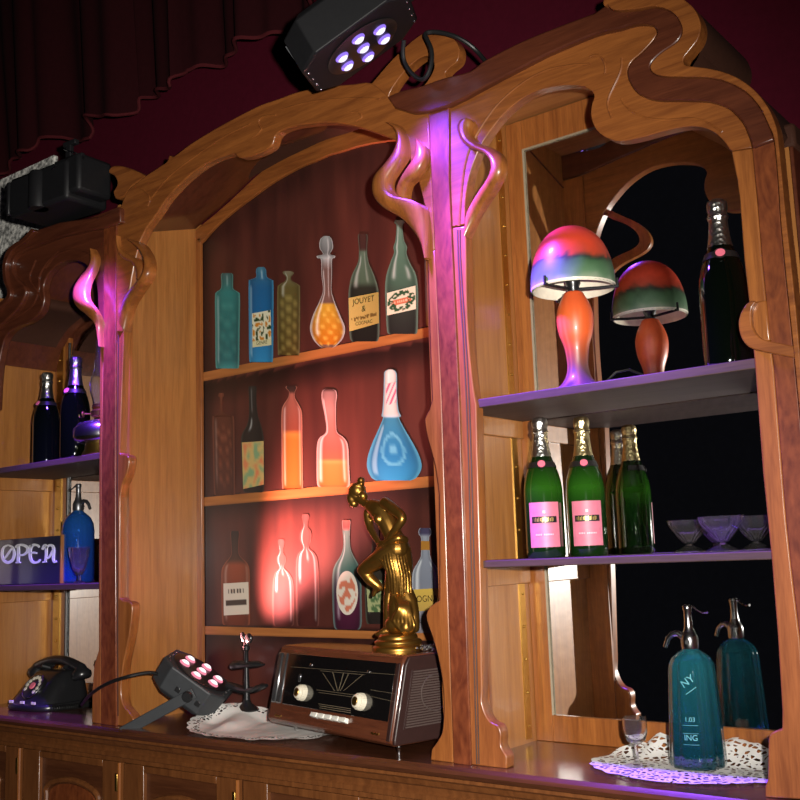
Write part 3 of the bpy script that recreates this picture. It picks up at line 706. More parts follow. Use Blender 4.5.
plabelq(b, [(348.6, 298), (378.5, 292), (379, 323), (349.4, 331.5)], lambda u, v: (96, 78, 36) if (.62 < v < .74 and .08 < u < .92 and mnoise.noise(Vector((u * 26, 2, v * 9))) > -.08) else (186 - 30 * u, 164 - 28 * u, 92 - 20 * u), [('JOUYET', .5, .17, .024, (60, 46, 18)), ('&', .5, .43, .026, (60, 44, 20)), ('COGNAC', .5, .86, .015, (60, 46, 18))], n=34)
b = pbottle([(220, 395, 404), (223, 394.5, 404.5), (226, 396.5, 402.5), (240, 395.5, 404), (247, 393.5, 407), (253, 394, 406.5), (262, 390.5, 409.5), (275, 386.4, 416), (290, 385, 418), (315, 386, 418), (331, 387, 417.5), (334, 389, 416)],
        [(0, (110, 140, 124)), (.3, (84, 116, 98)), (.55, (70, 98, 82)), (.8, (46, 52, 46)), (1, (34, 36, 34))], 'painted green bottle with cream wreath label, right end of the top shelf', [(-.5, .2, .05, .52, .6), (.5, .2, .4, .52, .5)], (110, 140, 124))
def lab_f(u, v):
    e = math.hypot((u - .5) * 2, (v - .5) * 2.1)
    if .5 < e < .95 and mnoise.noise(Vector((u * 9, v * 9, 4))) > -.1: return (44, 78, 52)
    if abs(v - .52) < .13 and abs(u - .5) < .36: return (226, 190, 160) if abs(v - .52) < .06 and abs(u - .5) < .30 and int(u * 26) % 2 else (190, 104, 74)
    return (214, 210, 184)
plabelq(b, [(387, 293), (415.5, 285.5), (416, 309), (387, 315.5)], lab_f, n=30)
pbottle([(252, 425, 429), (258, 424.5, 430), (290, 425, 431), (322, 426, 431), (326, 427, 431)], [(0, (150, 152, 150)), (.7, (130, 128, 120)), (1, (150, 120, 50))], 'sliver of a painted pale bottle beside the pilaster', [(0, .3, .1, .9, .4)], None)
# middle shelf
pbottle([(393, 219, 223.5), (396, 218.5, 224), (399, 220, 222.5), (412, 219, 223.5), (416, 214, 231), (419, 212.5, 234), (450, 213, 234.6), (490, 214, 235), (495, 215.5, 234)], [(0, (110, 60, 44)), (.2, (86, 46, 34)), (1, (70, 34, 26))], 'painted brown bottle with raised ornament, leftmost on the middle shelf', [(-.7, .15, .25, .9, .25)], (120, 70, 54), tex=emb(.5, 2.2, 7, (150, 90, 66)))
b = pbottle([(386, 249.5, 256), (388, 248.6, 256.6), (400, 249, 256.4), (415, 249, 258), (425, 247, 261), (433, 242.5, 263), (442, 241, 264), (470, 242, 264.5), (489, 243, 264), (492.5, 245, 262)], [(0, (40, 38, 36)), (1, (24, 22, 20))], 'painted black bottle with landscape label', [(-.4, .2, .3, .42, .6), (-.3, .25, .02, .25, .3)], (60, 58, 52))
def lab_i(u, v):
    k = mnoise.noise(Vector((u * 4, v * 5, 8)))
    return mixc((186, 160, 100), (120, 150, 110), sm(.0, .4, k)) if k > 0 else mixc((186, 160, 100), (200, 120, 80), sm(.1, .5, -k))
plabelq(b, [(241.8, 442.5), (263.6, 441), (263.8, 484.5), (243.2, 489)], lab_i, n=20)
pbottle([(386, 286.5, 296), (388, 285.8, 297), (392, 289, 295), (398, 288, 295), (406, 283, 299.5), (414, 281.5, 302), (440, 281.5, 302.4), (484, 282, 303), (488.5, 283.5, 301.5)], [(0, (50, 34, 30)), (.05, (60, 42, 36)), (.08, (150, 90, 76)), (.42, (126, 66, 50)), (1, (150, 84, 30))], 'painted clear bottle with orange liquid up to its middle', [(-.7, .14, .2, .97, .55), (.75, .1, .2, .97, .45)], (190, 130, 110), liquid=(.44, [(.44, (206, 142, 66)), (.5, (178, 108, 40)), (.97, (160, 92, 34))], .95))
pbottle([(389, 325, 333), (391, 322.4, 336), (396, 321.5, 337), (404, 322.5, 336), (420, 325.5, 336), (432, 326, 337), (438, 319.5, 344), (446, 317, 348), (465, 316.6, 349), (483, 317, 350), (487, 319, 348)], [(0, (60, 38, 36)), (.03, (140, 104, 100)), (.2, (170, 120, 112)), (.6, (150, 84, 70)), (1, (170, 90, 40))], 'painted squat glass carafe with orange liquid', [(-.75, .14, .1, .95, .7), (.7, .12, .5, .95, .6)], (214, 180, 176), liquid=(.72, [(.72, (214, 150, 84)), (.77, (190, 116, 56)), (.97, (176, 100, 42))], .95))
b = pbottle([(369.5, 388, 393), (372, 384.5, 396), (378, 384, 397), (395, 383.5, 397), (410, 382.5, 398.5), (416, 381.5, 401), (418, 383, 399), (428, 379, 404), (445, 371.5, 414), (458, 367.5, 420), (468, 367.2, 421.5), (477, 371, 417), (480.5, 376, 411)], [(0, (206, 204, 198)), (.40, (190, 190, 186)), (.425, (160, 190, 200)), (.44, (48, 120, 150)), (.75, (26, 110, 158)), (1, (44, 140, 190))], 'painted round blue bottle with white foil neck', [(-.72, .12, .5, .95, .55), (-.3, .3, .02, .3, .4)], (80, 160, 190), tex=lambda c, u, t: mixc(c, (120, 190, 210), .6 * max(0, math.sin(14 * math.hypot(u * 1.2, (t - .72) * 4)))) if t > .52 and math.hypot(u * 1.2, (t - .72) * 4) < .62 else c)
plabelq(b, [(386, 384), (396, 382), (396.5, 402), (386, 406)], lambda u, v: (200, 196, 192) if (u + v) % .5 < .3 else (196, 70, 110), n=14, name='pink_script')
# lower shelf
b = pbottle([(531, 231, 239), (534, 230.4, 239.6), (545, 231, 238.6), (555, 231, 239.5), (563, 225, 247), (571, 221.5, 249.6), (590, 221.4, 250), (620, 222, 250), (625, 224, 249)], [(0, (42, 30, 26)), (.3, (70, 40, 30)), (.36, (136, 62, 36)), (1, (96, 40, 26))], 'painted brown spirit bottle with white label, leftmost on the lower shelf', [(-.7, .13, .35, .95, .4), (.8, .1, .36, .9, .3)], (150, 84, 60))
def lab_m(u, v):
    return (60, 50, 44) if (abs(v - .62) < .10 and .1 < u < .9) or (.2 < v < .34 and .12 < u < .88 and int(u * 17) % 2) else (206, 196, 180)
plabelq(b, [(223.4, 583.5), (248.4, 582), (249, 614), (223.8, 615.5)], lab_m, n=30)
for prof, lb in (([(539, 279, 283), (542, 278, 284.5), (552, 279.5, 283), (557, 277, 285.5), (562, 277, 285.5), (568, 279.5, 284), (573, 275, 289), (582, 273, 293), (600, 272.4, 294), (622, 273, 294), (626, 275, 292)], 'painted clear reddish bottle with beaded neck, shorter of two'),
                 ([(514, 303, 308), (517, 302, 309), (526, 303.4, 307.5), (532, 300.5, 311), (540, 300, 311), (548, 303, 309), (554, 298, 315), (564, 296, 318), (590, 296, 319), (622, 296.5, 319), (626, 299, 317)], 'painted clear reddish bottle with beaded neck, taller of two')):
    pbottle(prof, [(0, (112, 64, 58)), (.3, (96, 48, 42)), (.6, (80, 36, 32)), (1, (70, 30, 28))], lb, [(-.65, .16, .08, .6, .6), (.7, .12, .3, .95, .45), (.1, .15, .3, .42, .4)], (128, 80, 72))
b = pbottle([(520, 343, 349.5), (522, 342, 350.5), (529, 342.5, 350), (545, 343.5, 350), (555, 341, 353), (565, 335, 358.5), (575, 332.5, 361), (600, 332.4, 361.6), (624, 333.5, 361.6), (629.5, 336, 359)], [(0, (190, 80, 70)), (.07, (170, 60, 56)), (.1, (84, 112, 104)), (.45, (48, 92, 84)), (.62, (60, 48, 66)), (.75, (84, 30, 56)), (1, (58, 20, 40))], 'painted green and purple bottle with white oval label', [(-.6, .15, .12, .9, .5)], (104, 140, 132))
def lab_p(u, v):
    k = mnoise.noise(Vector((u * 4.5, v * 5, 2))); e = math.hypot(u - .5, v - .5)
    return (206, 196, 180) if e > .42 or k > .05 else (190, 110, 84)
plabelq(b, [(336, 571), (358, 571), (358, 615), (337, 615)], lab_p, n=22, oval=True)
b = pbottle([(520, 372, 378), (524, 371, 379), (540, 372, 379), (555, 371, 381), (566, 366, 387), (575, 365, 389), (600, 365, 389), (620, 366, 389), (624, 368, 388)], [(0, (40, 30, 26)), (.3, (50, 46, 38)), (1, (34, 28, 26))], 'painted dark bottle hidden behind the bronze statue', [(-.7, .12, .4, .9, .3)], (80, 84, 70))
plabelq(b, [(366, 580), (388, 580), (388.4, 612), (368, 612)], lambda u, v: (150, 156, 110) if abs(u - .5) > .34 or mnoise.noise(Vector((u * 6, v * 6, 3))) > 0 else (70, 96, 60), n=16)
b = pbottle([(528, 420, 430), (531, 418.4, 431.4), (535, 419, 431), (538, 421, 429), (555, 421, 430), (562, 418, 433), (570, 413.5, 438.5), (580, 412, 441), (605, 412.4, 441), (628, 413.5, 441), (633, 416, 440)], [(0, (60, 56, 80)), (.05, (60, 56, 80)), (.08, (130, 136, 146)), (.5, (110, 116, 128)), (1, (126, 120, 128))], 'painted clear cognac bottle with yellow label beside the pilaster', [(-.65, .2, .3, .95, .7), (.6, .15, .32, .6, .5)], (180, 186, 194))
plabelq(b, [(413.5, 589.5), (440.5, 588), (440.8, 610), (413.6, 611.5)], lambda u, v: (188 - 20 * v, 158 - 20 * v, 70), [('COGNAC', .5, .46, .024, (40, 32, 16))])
plabelq(b, [(421, 541), (429.5, 541), (429.5, 550), (421, 550)], lambda u, v: (150, 104, 40), n=4, name='neck_label')
# ------------------------------------------------------------ champagne bottles
def champagne(name, label, loc, rz, group=None, pink=True, foilm='foil_silver', s=1.0):
    t = thing(name, label, 'bottle', loc, rz, group)
    pr_ = [(.0, .006), (.03, .0), (.041, .001), (.0435, .006), (.044, .02), (.044, .14), (.0435, .155), (.0415, .172), (.037, .19), (.031, .207), (.025, .222), (.0205, .236), (.018, .252), (.0165, .27), (.0155, .285), (.0, .286)]
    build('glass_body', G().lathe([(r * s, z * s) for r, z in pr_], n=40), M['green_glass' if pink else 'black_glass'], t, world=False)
    fo = [(.0232, .228), (.0215, .236), (.019, .252), (.0175, .268), (.0168, .278), (.0172, .281), (.0185, .283), (.0185, .288), (.0170, .291), (.0168, .296), (.0182, .300), (.0185, .310), (.0165, .316), (.011, .319), (.0, .3195)]
    g = G().lathe([(r * s, z * s) for r, z in fo], n=28)
    for v in g.v:
        a = math.atan2(v.y, v.x); k = 1 + .035 * math.sin(9 * a + 40 * v.z) * (1 if v.z > .275 * s else .4); v.x *= k; v.y *= k
    build('foil', g, M[foilm], t, world=False, angle=60)
    build('wire_cage', G().tube([(.0188 * s * math.cos(a), .0188 * s * math.sin(a), .2855 * s) for a in [2 * PI * k / 24 for k in range(25)]], .0011 * s, 6), M['chrome'], t, world=False)
    def band(name, mat, z0, z1, r0, r1, a0, a1, n=24, par=t, zs=2):
        P = [[Vector(((r0 + (r1 - r0) * k / (zs - 1)) * s * math.sin(a0 + (a1 - a0) * i / n), -(r0 + (r1 - r0) * k / (zs - 1)) * s * math.cos(a0 + (a1 - a0) * i / n), (z0 + (z1 - z0) * k / (zs - 1)) * s)) for i in range(n + 1)] for k in range(zs)]
        return build(name, G().grid(P), mat, par, world=False, closed=False)
    band('neck_band', M['blacklabel'], .203, .216, .0338, .0290, -2.4, 2.4)
    c = Vector((0, -.0335 * s, .209 * s)); mt = Matrix.Translation(c) @ Matrix.Rotation(math.radians(62), 4, 'X')
    sl = build('seal', G().lathe([(.0, 0), (.0115 * s, .0), (.0115 * s, .0025), (.0, .0026)], n=24, mat=mt), M['blacklabel'], t, world=False)
    build('seal_centre', G().lathe([(.0, .0024), (.0088 * s, .0024), (.0085 * s, .0040), (.0, .0042)], n=24, mat=mt), M['seal'], sl, world=False)
    if pink:
        lb = band('front_label', M['pinklabel'], .024, .124, .0443, .0443, -.82, .82)
        band('label_band', M['blacklabel'], .078, .092, .0446, .0446, -.66, .66, par=lb)
        def patch(nm, z, x0, x1, hh, mat):
            P = [[Vector((.0449 * s * math.sin(x / .0449), -.0449 * s * math.cos(x / .0449), zz * s)) for x in [x0 + (x1 - x0) * k / 4 for k in range(5)]] for zz in (z - hh, z + hh)]
            return G().grid(P)
        g = G()
        for k in range(13):
            x0 = -.024 + .0037 * k; q = patch('', .085 + .0006 * math.sin(k * 2.3), x0, x0 + .0012 + .0012 * (k * 7 % 3) / 2, .0036 + .0012 * (k % 2), None); g.add(q.v, q.f)
        build('band_print', g, M['goldprint'], lb, world=False, closed=False)
        g = G()
        for k in range(11):
            if k == 4: continue
            x0 = -.021 + .0038 * k; q = patch('', .052, x0, x0 + .0024, .0016, None); g.add(q.v, q.f)
        q = patch('', .102, -.003, .003, .003, None); g.add(q.v, q.f)
        build('pale_print', g, M['palepink'], lb, world=False, closed=False)
    return t
GP = 'pink-labelled champagne bottles on the lower shelf'
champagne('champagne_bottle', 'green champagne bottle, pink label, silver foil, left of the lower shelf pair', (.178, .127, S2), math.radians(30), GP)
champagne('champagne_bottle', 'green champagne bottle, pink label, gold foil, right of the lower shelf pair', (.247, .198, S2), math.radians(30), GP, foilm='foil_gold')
champagne('champagne_bottle', 'dark champagne bottle with purple-lit foil at the right end of the upper right shelf', (.642, .115, S1), math.radians(20), pink=False, s=1.13)
champagne('champagne_bottle', 'dark champagne bottle nearest the side wall on the upper shelf of the left cabinet', (-1.79, .105, LS1), math.radians(5), pink=False, s=1.02)
champagne('champagne_bottle', 'dark champagne bottle with blue-lit foil beside the oil lamp on the left cabinet shelf', (-1.575, .075, LS1), math.radians(10), pink=False, s=1.08)

# ------------------------------------------------------------ soda siphons
def siphon(label, loc, rz, gm, head, s, etched, pr_, fl):
    t = thing('soda_siphon', label, 'siphon', loc, rz)
    build('glass_bottle', G().lathe([(r * s, z * s) for r, z in pr_], n=96, flute=12, fl=fl), M[gm], t, world=False, angle=60)
    hd = [(.0, .240), (.0175, .240), (.0185, .244), (.0185, .262), (.0165, .268), (.0145, .272), (.012, .276), (.0095, .286), (.0085, .300), (.0085, .318), (.010, .321), (.010, .328), (.0085, .331), (.0, .332)]
    h = build('metal_head', G().lathe([(r * s, z * s) for r, z in hd], n=28), M[head], t, world=False)
    sp = [(-.012, 0, .262), (-.024, 0, .272), (-.036, 0, .270), (-.046, 0, .260), (-.053, 0, .243)]
    build('spout', G().tube([Vector(p) * s for p in sp], [.0075 * s, .007 * s, .0062 * s, .0055 * s, .005 * s], 12), M[head], t, world=False)
    lv = [(.0, 0, .328), (.012, 0, .327), (.022, 0, .319), (.032, 0, .314), (.043, 0, .315)]
    build('lever', G().tube([Vector(p) * s for p in lv], [.004 * s, .0035 * s, .003 * s, .0035 * s, .0045 * s], 10, squash=.6), M[head], t, world=False)
    build('bolt', G().lathe([(.0, 0), (.005 * s, 0), (.005 * s, .006 * s), (.0, .006 * s)], n=12, mat=Matrix.Translation((.0, -.018 * s, .255 * s)) @ Matrix.Rotation(PI / 2, 4, 'X')), M[head], t, world=False)
    if etched:
        for body, size, z, tilt in etched:
            vs, fs = text_geo(body, size, 0)
            out = []
            for v in vs:
                x, y = v.x * math.cos(tilt) - v.y * math.sin(tilt), v.x * math.sin(tilt) + v.y * math.cos(tilt)
                zz = z + y; r = np.interp(zz, [p[1] for p in pr_[1:10]], [p[0] for p in pr_[1:10]]) * s * 1.004
                out.append(Vector((r * math.sin(x / r), -r * math.cos(x / r), zz * s)))
            build('etched_mark', G().add(out, fs), M['etch'], t, world=False, closed=False, smooth=False)
    return t
siphon('teal ribbed glass soda siphon with chrome head on the lace doily at right', (.478, .190, .002), math.radians(12), 'teal', 'chrome', .99, [('NY', .022, .178, .6), ('__', .026, .168, .6), ('1.03', .013, .102, 0), ('_____', .013, .096, 0), ('_____', .013, .080, 0), ('ING', .016, .066, 0), ('_____', .013, .058, 0)], [(.0, .004), (.052, .0), (.0575, .003), (.0590, .010), (.0580, .03), (.0550, .09), (.0515, .15), (.0488, .195), (.0465, .209), (.040, .221), (.029, .231), (.019, .237), (.0155, .240), (.0155, .246), (.0, .247)], .05)
siphon('blue glass soda siphon with dull grey head on the lower shelf of the left cabinet', (-1.672, .155, LS2), math.radians(192), 'blueglass', 'gunmetal', 1.0, None, [(.0, .004), (.047, .0), (.0525, .003), (.0535, .010), (.0535, .03), (.0535, .09), (.0535, .14), (.0530, .175), (.050, .197), (.041, .216), (.029, .228), (.019, .236), (.0155, .240), (.0155, .246), (.0, .247)], .012)

# ------------------------------------------------------------ small glasses
def stem_glass(name, label, loc, prof, n=32, flute=0, fl=0):
    t = thing(name, label, 'glass', loc)
    k = next(i for i, p in enumerate(prof) if p[2] == 'bowl')
    build('bowl', G().lathe([(r, z) for r, z, _ in prof[k:]], n=max(n, 60 if flute else n), flute=flute, fl=fl), M['clear'], t, world=False, angle=50)
    build('foot', G().lathe([(r, z) for r, z, q in prof[:k + 1] if q != 'x'] , n=n), M['clear'], t, world=False, angle=50)
    return t
cord = [(.0, .0, 'f'), (.026, .0, 'f'), (.0265, .0025, 'f'), (.008, .006, 'f'), (.0042, .012, 'f'), (.0038, .030, 'f'), (.0045, .042, 'f'), (.0, .043, 'bowl'), (.010, .044, 'b'), (.020, .052, 'b'), (.0245, .065, 'b'), (.0255, .08, 'b'), (.0252, .098, 'b'), (.0242, .098, 'b'), (.0245, .08, 'b'), (.0232, .066, 'b'), (.018, .054, 'b'), (.0, .048, 'b')]
stem_glass('cordial_glass', 'small clear stemmed cordial glass at the left edge of the lace doily', (.366, .135, .003), cord)
coup = [(.0, .0, 'f'), (.034, .0, 'f'), (.034, .003, 'f'), (.022, .009, 'f'), (.010, .015, 'f'), (.008, .018, 'f'), (.0, .019, 'bowl'), (.012, .020, 'b'), (.028, .038, 'b'), (.042, .056, 'b'), (.0445, .060, 'b'), (.0455, .070, 'b'), (.0435, .070, 'b'), (.042, .060, 'b'), (.026, .042, 'b'), (.008, .026, 'b'), (.0, .025, 'b')]
GC = 'glass dessert coupes on the lower right shelf'
for px, py, y, lb in ((690, 552, .24, 'clear fluted glass dessert coupe nearest the champagne bottles, unlit, at the back of the shelf'), (723, 551, .075, 'fluted glass dessert coupe glowing violet, middle of the three, at the front of the shelf'), (757, 552, .19, 'fluted glass dessert coupe partly hidden behind the right post')):
    q = PY(px, py, y); t = stem_glass('dessert_coupe', lb, (q.x, y, S2), coup, flute=14, fl=.08); t['group'] = GC
vg = [(.0, .0, 'f'), (.02, .0, 'f'), (.02, .003, 'f'), (.006, .010, 'f'), (.006, .022, 'f'), (.0, .024, 'bowl'), (.010, .026, 'b'), (.022, .05, 'b'), (.030, .085, 'b'), (.034, .115, 'b'), (.032, .115, 'b'), (.028, .085, 'b'), (.02, .05, 'b'), (.0, .03, 'b')]
stem_glass('cut_glass_goblet', 'violet-lit cut glass goblet standing in front of the blue siphon', (-1.512, .055, LS2), vg, flute=12, fl=.07)

# ------------------------------------------------------------ dome lamp
DL = thing('table_lamp', 'mushroom-shaped glass table lamp, orange and green shade lit pink, on the upper right shelf', 'lamp', (.29, .121, S1), math.radians(10))
def lampcol(a, z):
    n = mnoise.noise(Vector((math.cos(a) * 2.2, math.sin(a) * 2.2, z * 26))); n2 = mnoise.noise(Vector((math.cos(a) * 6, math.sin(a) * 6, z * 60)))
    k = (z - .240) / .145 + .07 * n
    c = stops([(0, (128, 142, 118)), (.10, (84, 116, 84)), (.30, (60, 92, 62)), (.36, (40, 50, 40)), (.42, (170, 62, 40)), (.6, (204, 66, 40)), (1, (200, 62, 48))], k + .06 * n2)
    return lin(c)
dome = [(.0955, .238), (.0960, .248), (.0950, .268), (.0915, .290), (.085, .315), (.074, .340), (.058, .361), (.038, .376), (.016, .384), (.0, .385)]
sh = G().lathe([(np.interp(z, [p[1] for p in dome], [p[0] for p in dome]), z) if 0 else (r, z) for r, z in [tuple(p) for p in cr(dome, 4)]], n=56, cap=False, colf=lampcol)
build('shade', sh, M['vc'], DL, world=False, closed=False)
build('shade_lining', G().lathe([(r - .004, z - .002) for r, z in dome[:-1]] + [(.0, .383)], n=48, cap=False), M['white'], DL, world=False, closed=False)
build('shade_lip', G().lathe([(.0955, .238), (.0965, .242), (.0915, .242), (.0915, .238)], n=48, cap=False), M['white'], DL, world=False, closed=False)
g = G()
for k in range(3):
    a = 2 * PI * k / 3 + .2; ca, sa = math.cos(a), math.sin(a)
    g.tube([(.012 * ca, .012 * sa, .238), (.06 * ca, .06 * sa, .236), (.101 * ca, .101 * sa, .236)], .0035, 8)
    g.tube([(.100 * ca, .100 * sa, .233), (.0995 * ca, .0995 * sa, .254)], .0032, 8)
build('shade_carrier', g, M['blackm'], DL, world=False)
build('socket', G().lathe([(.0, .225), (.013, .225), (.014, .245), (.017, .25), (.017, .265), (.0, .266)], n=20), M['black'], DL, world=False)
def basecol(a, z):
    n = mnoise.noise(Vector((math.cos(a) * 5, math.sin(a) * 5, z * 9)))
    c = stops([(0, (70, 46, 70)), (.05, (90, 60, 70)), (.09, (150, 70, 40)), (.13, (214, 92, 40)), (.25, (206, 84, 40))], z)
    return lin(mixc(c, (236, 140, 84), max(0, n) * .8))
bs = [(.0, .0), (.060, .0), (.062, .004), (.054, .010), (.040, .020), (.029, .036), (.024, .055), (.024, .075), (.028, .105), (.037, .132), (.0415, .158), (.041, .182), (.034, .205), (.025, .222), (.019, .231), (.0, .232)]
build('base', G().lathe([tuple(p) for p in cr(bs, 3)], n=40, colf=basecol), M['vc'], DL, world=False)
cb = [(.375, .155, S1 + .004)] + [(.40 + .035 * math.cos(a) , .20 + .02 * math.sin(a), S1 + .004 + .052 * math.sin(PI * k / 12)) for k, a in [(k, 2.6 - 2.2 * k / 12) for k in range(13)]] + [(.46, .23, S1 + .004)]
t = thing('lamp_cable', 'loop of thin black cable lying behind the mushroom lamp', 'cable', (.40, .2, S1))
build('cable', G().tube([Vector((.305, .18, S1 + .004)), Vector((.315, .20, S1 + .03)), Vector((.335, .215, S1 + .052)), Vector((.365, .222, S1 + .055)), Vector((.395, .222, S1 + .04)), Vector((.415, .22, S1 + .004)), Vector((.45, .21, S1 + .004))], .003, 8), M['cable'], t)
build('switch', G().box((.325, .145, S1 + .001), (.365, .165, S1 + .020)), M['black'], t, bevel=.004)

# ------------------------------------------------------------ lace doilies
def doily(name, label, c, rx_, ry_, wave, matl, zf=None, nr=30, na=120, solid=.5, scal=22):
    P = []; C = []
    for j in range(nr + 1):
        q = j / nr; row = []; cc = []
        for i in range(na + 1):
            a = 2 * PI * i / na; k = q * (1 + (.035 * abs(math.sin(a * scal / 2)) if j == nr else 0))
            x, y = c[0] + rx_ * k * math.cos(a), c[1] + ry_ * k * math.sin(a)
            z = .002 + wave * (.5 + .5 * mnoise.noise(Vector((x * 22, y * 22, 1)))) * q
            if zf: z += zf(x, y)
            row.append(Vector((x, y, z)))
            th = 1.0 if q < solid else (.24 if int(q * 9) % 2 else .15)
            if q > .95: th = .3
            cc.append((th, th, th))
        P.append(row); C.append(cc)
    t = thing(name, label, 'doily', (c[0], c[1], 0))
    o = build('lace_cloth', G().grid(P, C), matl, t, closed=False, angle=180)
    return t
doily('lace_doily', 'round white lace doily under the teal siphon, front edge lit violet', (.463, .165), .205, .145, .006, M['lace'], solid=.22, zf=lambda x, y: .05 * sm(.19, .31, y) * (.7 + .5 * mnoise.noise(Vector((x * 30, 1, 1)))))
def fold(x, y):
    return .045 * math.exp(-((x + 1.0) / .06) ** 2 - ((y - .20) / .05) ** 2) + (.018 * (1 + math.sin(x * 38 + y * 25)) * sm(.0, .10, y) * .5 + .03 * sm(.2, .3, y)) * sm(-.77, -.86, x)
doily('lace_cloth', 'crumpled white embroidered lace cloth lying under the black stand and the radio', (-.755, .135), .255, .158, .008, lace('white_lace_cloth', 90), solid=.84, zf=fold, scal=30)
M['pinkthread'] = flat('pink_thread', (.75, .28, .36), .8)
# ------------------------------------------------------------ valve radio
RL = Vector((-.749, .141, 0)); RR_ = Vector((-.192, .001, 0))
RW_ = (RR_ - RL).length; ra = math.atan2(RR_.y - RL.y, RR_.x - RL.x)
RT = thing('valve_radio', 'old brown valve radio with black dial glass and two ivory knobs, standing on the worktop', 'radio', ((RL + RR_) / 2).to_tuple(), ra)
rm = world_of(RT); rmi = rm.inverted()
h = RW_ / 2; ZT = .222; LEAN = .045
def fy(z): return LEAN * (z - .02) / (ZT - .02)
fn = rm.to_3x3() @ Vector((0, -(ZT - .02), LEAN)).normalized(); fp = rm @ Vector((0, 0, .02))
def RF(px, py, off=0.):
    d = Vector(RW.T @ np.array([(px - CX) / F, (py - CY) / F, 1.0])); c = Vector(CAM)
    k = (fp - c).dot(fn) / d.dot(fn); return rmi @ (c + d * k + fn * off)
prof = [(.012, .018), (.0, .028), (.0, .034), (fy(.20), .20), (LEAN, .216), (LEAN + .008, ZT), (.185, ZT), (.192, .216), (.212, .03), (.205, .018)]
def shrunk(e): return [(y, z) for y, z in prof]
g = G().prism(prof, -h, h - .0, 'x'); build('cabinet', g, M['glossbrown'], RT, world=False, bevel=.006)
side = [(.004, .022), (.004, .034), (fy(.2) + .003, .2), (LEAN + .010, ZT - .003), (.184, ZT - .003), (.209, .03), (.204, .021)]
build('side_cheek', G().prism(side, h - .001, h + .010, 'x'), M['radioside'], RT, world=False, bevel=.003)
build('side_cheek', G().prism(side, -h - .010, -h + .001, 'x'), M['radioside'], RT, world=False, bevel=.003)
gq = [(.030, .055), (.062, .188), (.168, .188), (.188, .055)]
gr = build('speaker_grille', G().prism(gq, h + .009, h + .012, 'x'), M['radioside'], RT, world=False)
g = G(); nl = 22
for k in range(nl):
    z = .060 + (.184 - .060) * k / (nl - 1); u = (z - .055) / .133
    g.box((h + .0115, .030 + .032 * u + .003, z - .0017), (h + .0145, .188 - .020 * u - .003, z + .0017))
s_ = build('grille_slats', g, M['grille'], gr, world=False)
build('grille_ring', G().tube([(h + .0148, .125 + .042 * math.cos(2 * PI * k / 32), .13 + .042 * math.sin(2 * PI * k / 32)) for k in range(33)], .0016, 6), M['grille'], gr, world=False)
# front
def fquad(name, pts, th, mat, par=RT):
    P = [RF(*p) for p in pts]; n = Vector((0, -(ZT - .02), LEAN)).normalized()
    vs = [p + n * .001 for p in P] + [p + n * (.001 + th) for p in P]; k = len(P)
    return build(name, G().add(vs, [tuple(range(k)), tuple(range(2 * k - 1, k - 1, -1))] + [(i, i + k, (i + 1) % k + k, (i + 1) % k) for i in range(k)]), mat, par, world=False)
fz = lambda x, z: Vector((x, fy(z), z))
n_f = Vector((0, -(ZT - .02), LEAN)).normalized()
def fbox(name, x0, x1, z0, z1, th, mat, par=RT, base=.0005, bev=.002):
    vs = [fz(x0, z0), fz(x1, z0), fz(x1, z1), fz(x0, z1)]
    vs = [v + n_f * base for v in vs] + [v + n_f * (base + th) for v in vs]
    return build(name, G().add(vs, [(0, 1, 2, 3), (7, 6, 5, 4)] + [(i, i + 4, (i + 1) % 4 + 4, (i + 1) % 4) for i in range(4)]), mat, par, world=False, bevel=bev)
dg_ = fbox('dial_glass', -h + .062, h - .022, .072, .204, .003, M['dialglass'])
fbox('silver_flank', -h + .008, -h + .030, .072, .204, .008, M['silverflank'], bev=.004)
fbox('silver_flank', -h + .034, -h + .058, .072, .204, .008, M['silverflank'], bev=.004)
fbox('front_edge', h - .018, h - .004, .03, .204, .004, M['radioside'])
def fpt(px, py, o=.006): return RF(px, py) + n_f * o
def lines(name, segs, r, mat, par):
    g = G()
    for a, b in segs: g.tube([fpt(*a, .0045), fpt(*b, .0045)], r, 5)
    return build(name, g, mat, par, world=False)
lines('dial_scale', [((322, 671), (366, 675)), ((324, 673), (336, 691)), ((334, 672), (339, 691)), ((345, 673), (340, 691)), ((350, 674), (342, 691)), ((364, 675), (345, 691)), ((318, 690), (362, 696)), ((320, 692.5), (360, 698))], .0004, M['fine'], dg_)
lines('dial_lines', [((292, 667), (398, 675)), ((370, 696), (396, 702)), ((372, 690), (397, 694))], .0003, M['fine'], dg_)
lines('dial_window', [((320, 704), (352, 709)), ((321, 706), (352, 711)), ((321, 708), (352, 713))], .0006, M['fine'], dg_)
for p in ((312.5, 665), (370, 672)):
    m = Matrix.Translation(fpt(*p, .003)) @ n_f.to_track_quat('Z', 'Y').to_matrix().to_4x4()
    build('indicator_stud', G().lathe([(.0, 0), (.004, 0), (.004, .003), (.0, .004)], n=16, mat=m), M['silver'], dg_, world=False)
m = Matrix.Translation(fpt(301, 678, .003)) @ n_f.to_track_quat('Z', 'Y').to_matrix().to_4x4()
build('tuning_eye', G().box((-.006, -.010, 0), (.006, .010, .002), mat=m), M['silverflank'], dg_, world=False, bevel=.002)
for p in ((304.5, 693), (363, 702)):
    m = Matrix.Translation(fpt(*p, .003)) @ n_f.to_track_quat('Z', 'Y').to_matrix().to_4x4()
    kb = build('knob', G().lathe([(.0, 0), (.0215, 0), (.0215, .008), (.020, .014), (.017, .015), (.0165, .020), (.0145, .022), (.0, .022)], n=64, mat=m, flute=24, fl=.05), M['white'], RT, world=False, angle=50)
    build('knob_cap', G().lathe([(.0, .0215), (.0115, .0215), (.0105, .0235), (.006, .0225), (.0, .0225)], n=28, mat=m), M['brass'], kb, world=False)
a, b = RF(314, 716), RF(350, 722)
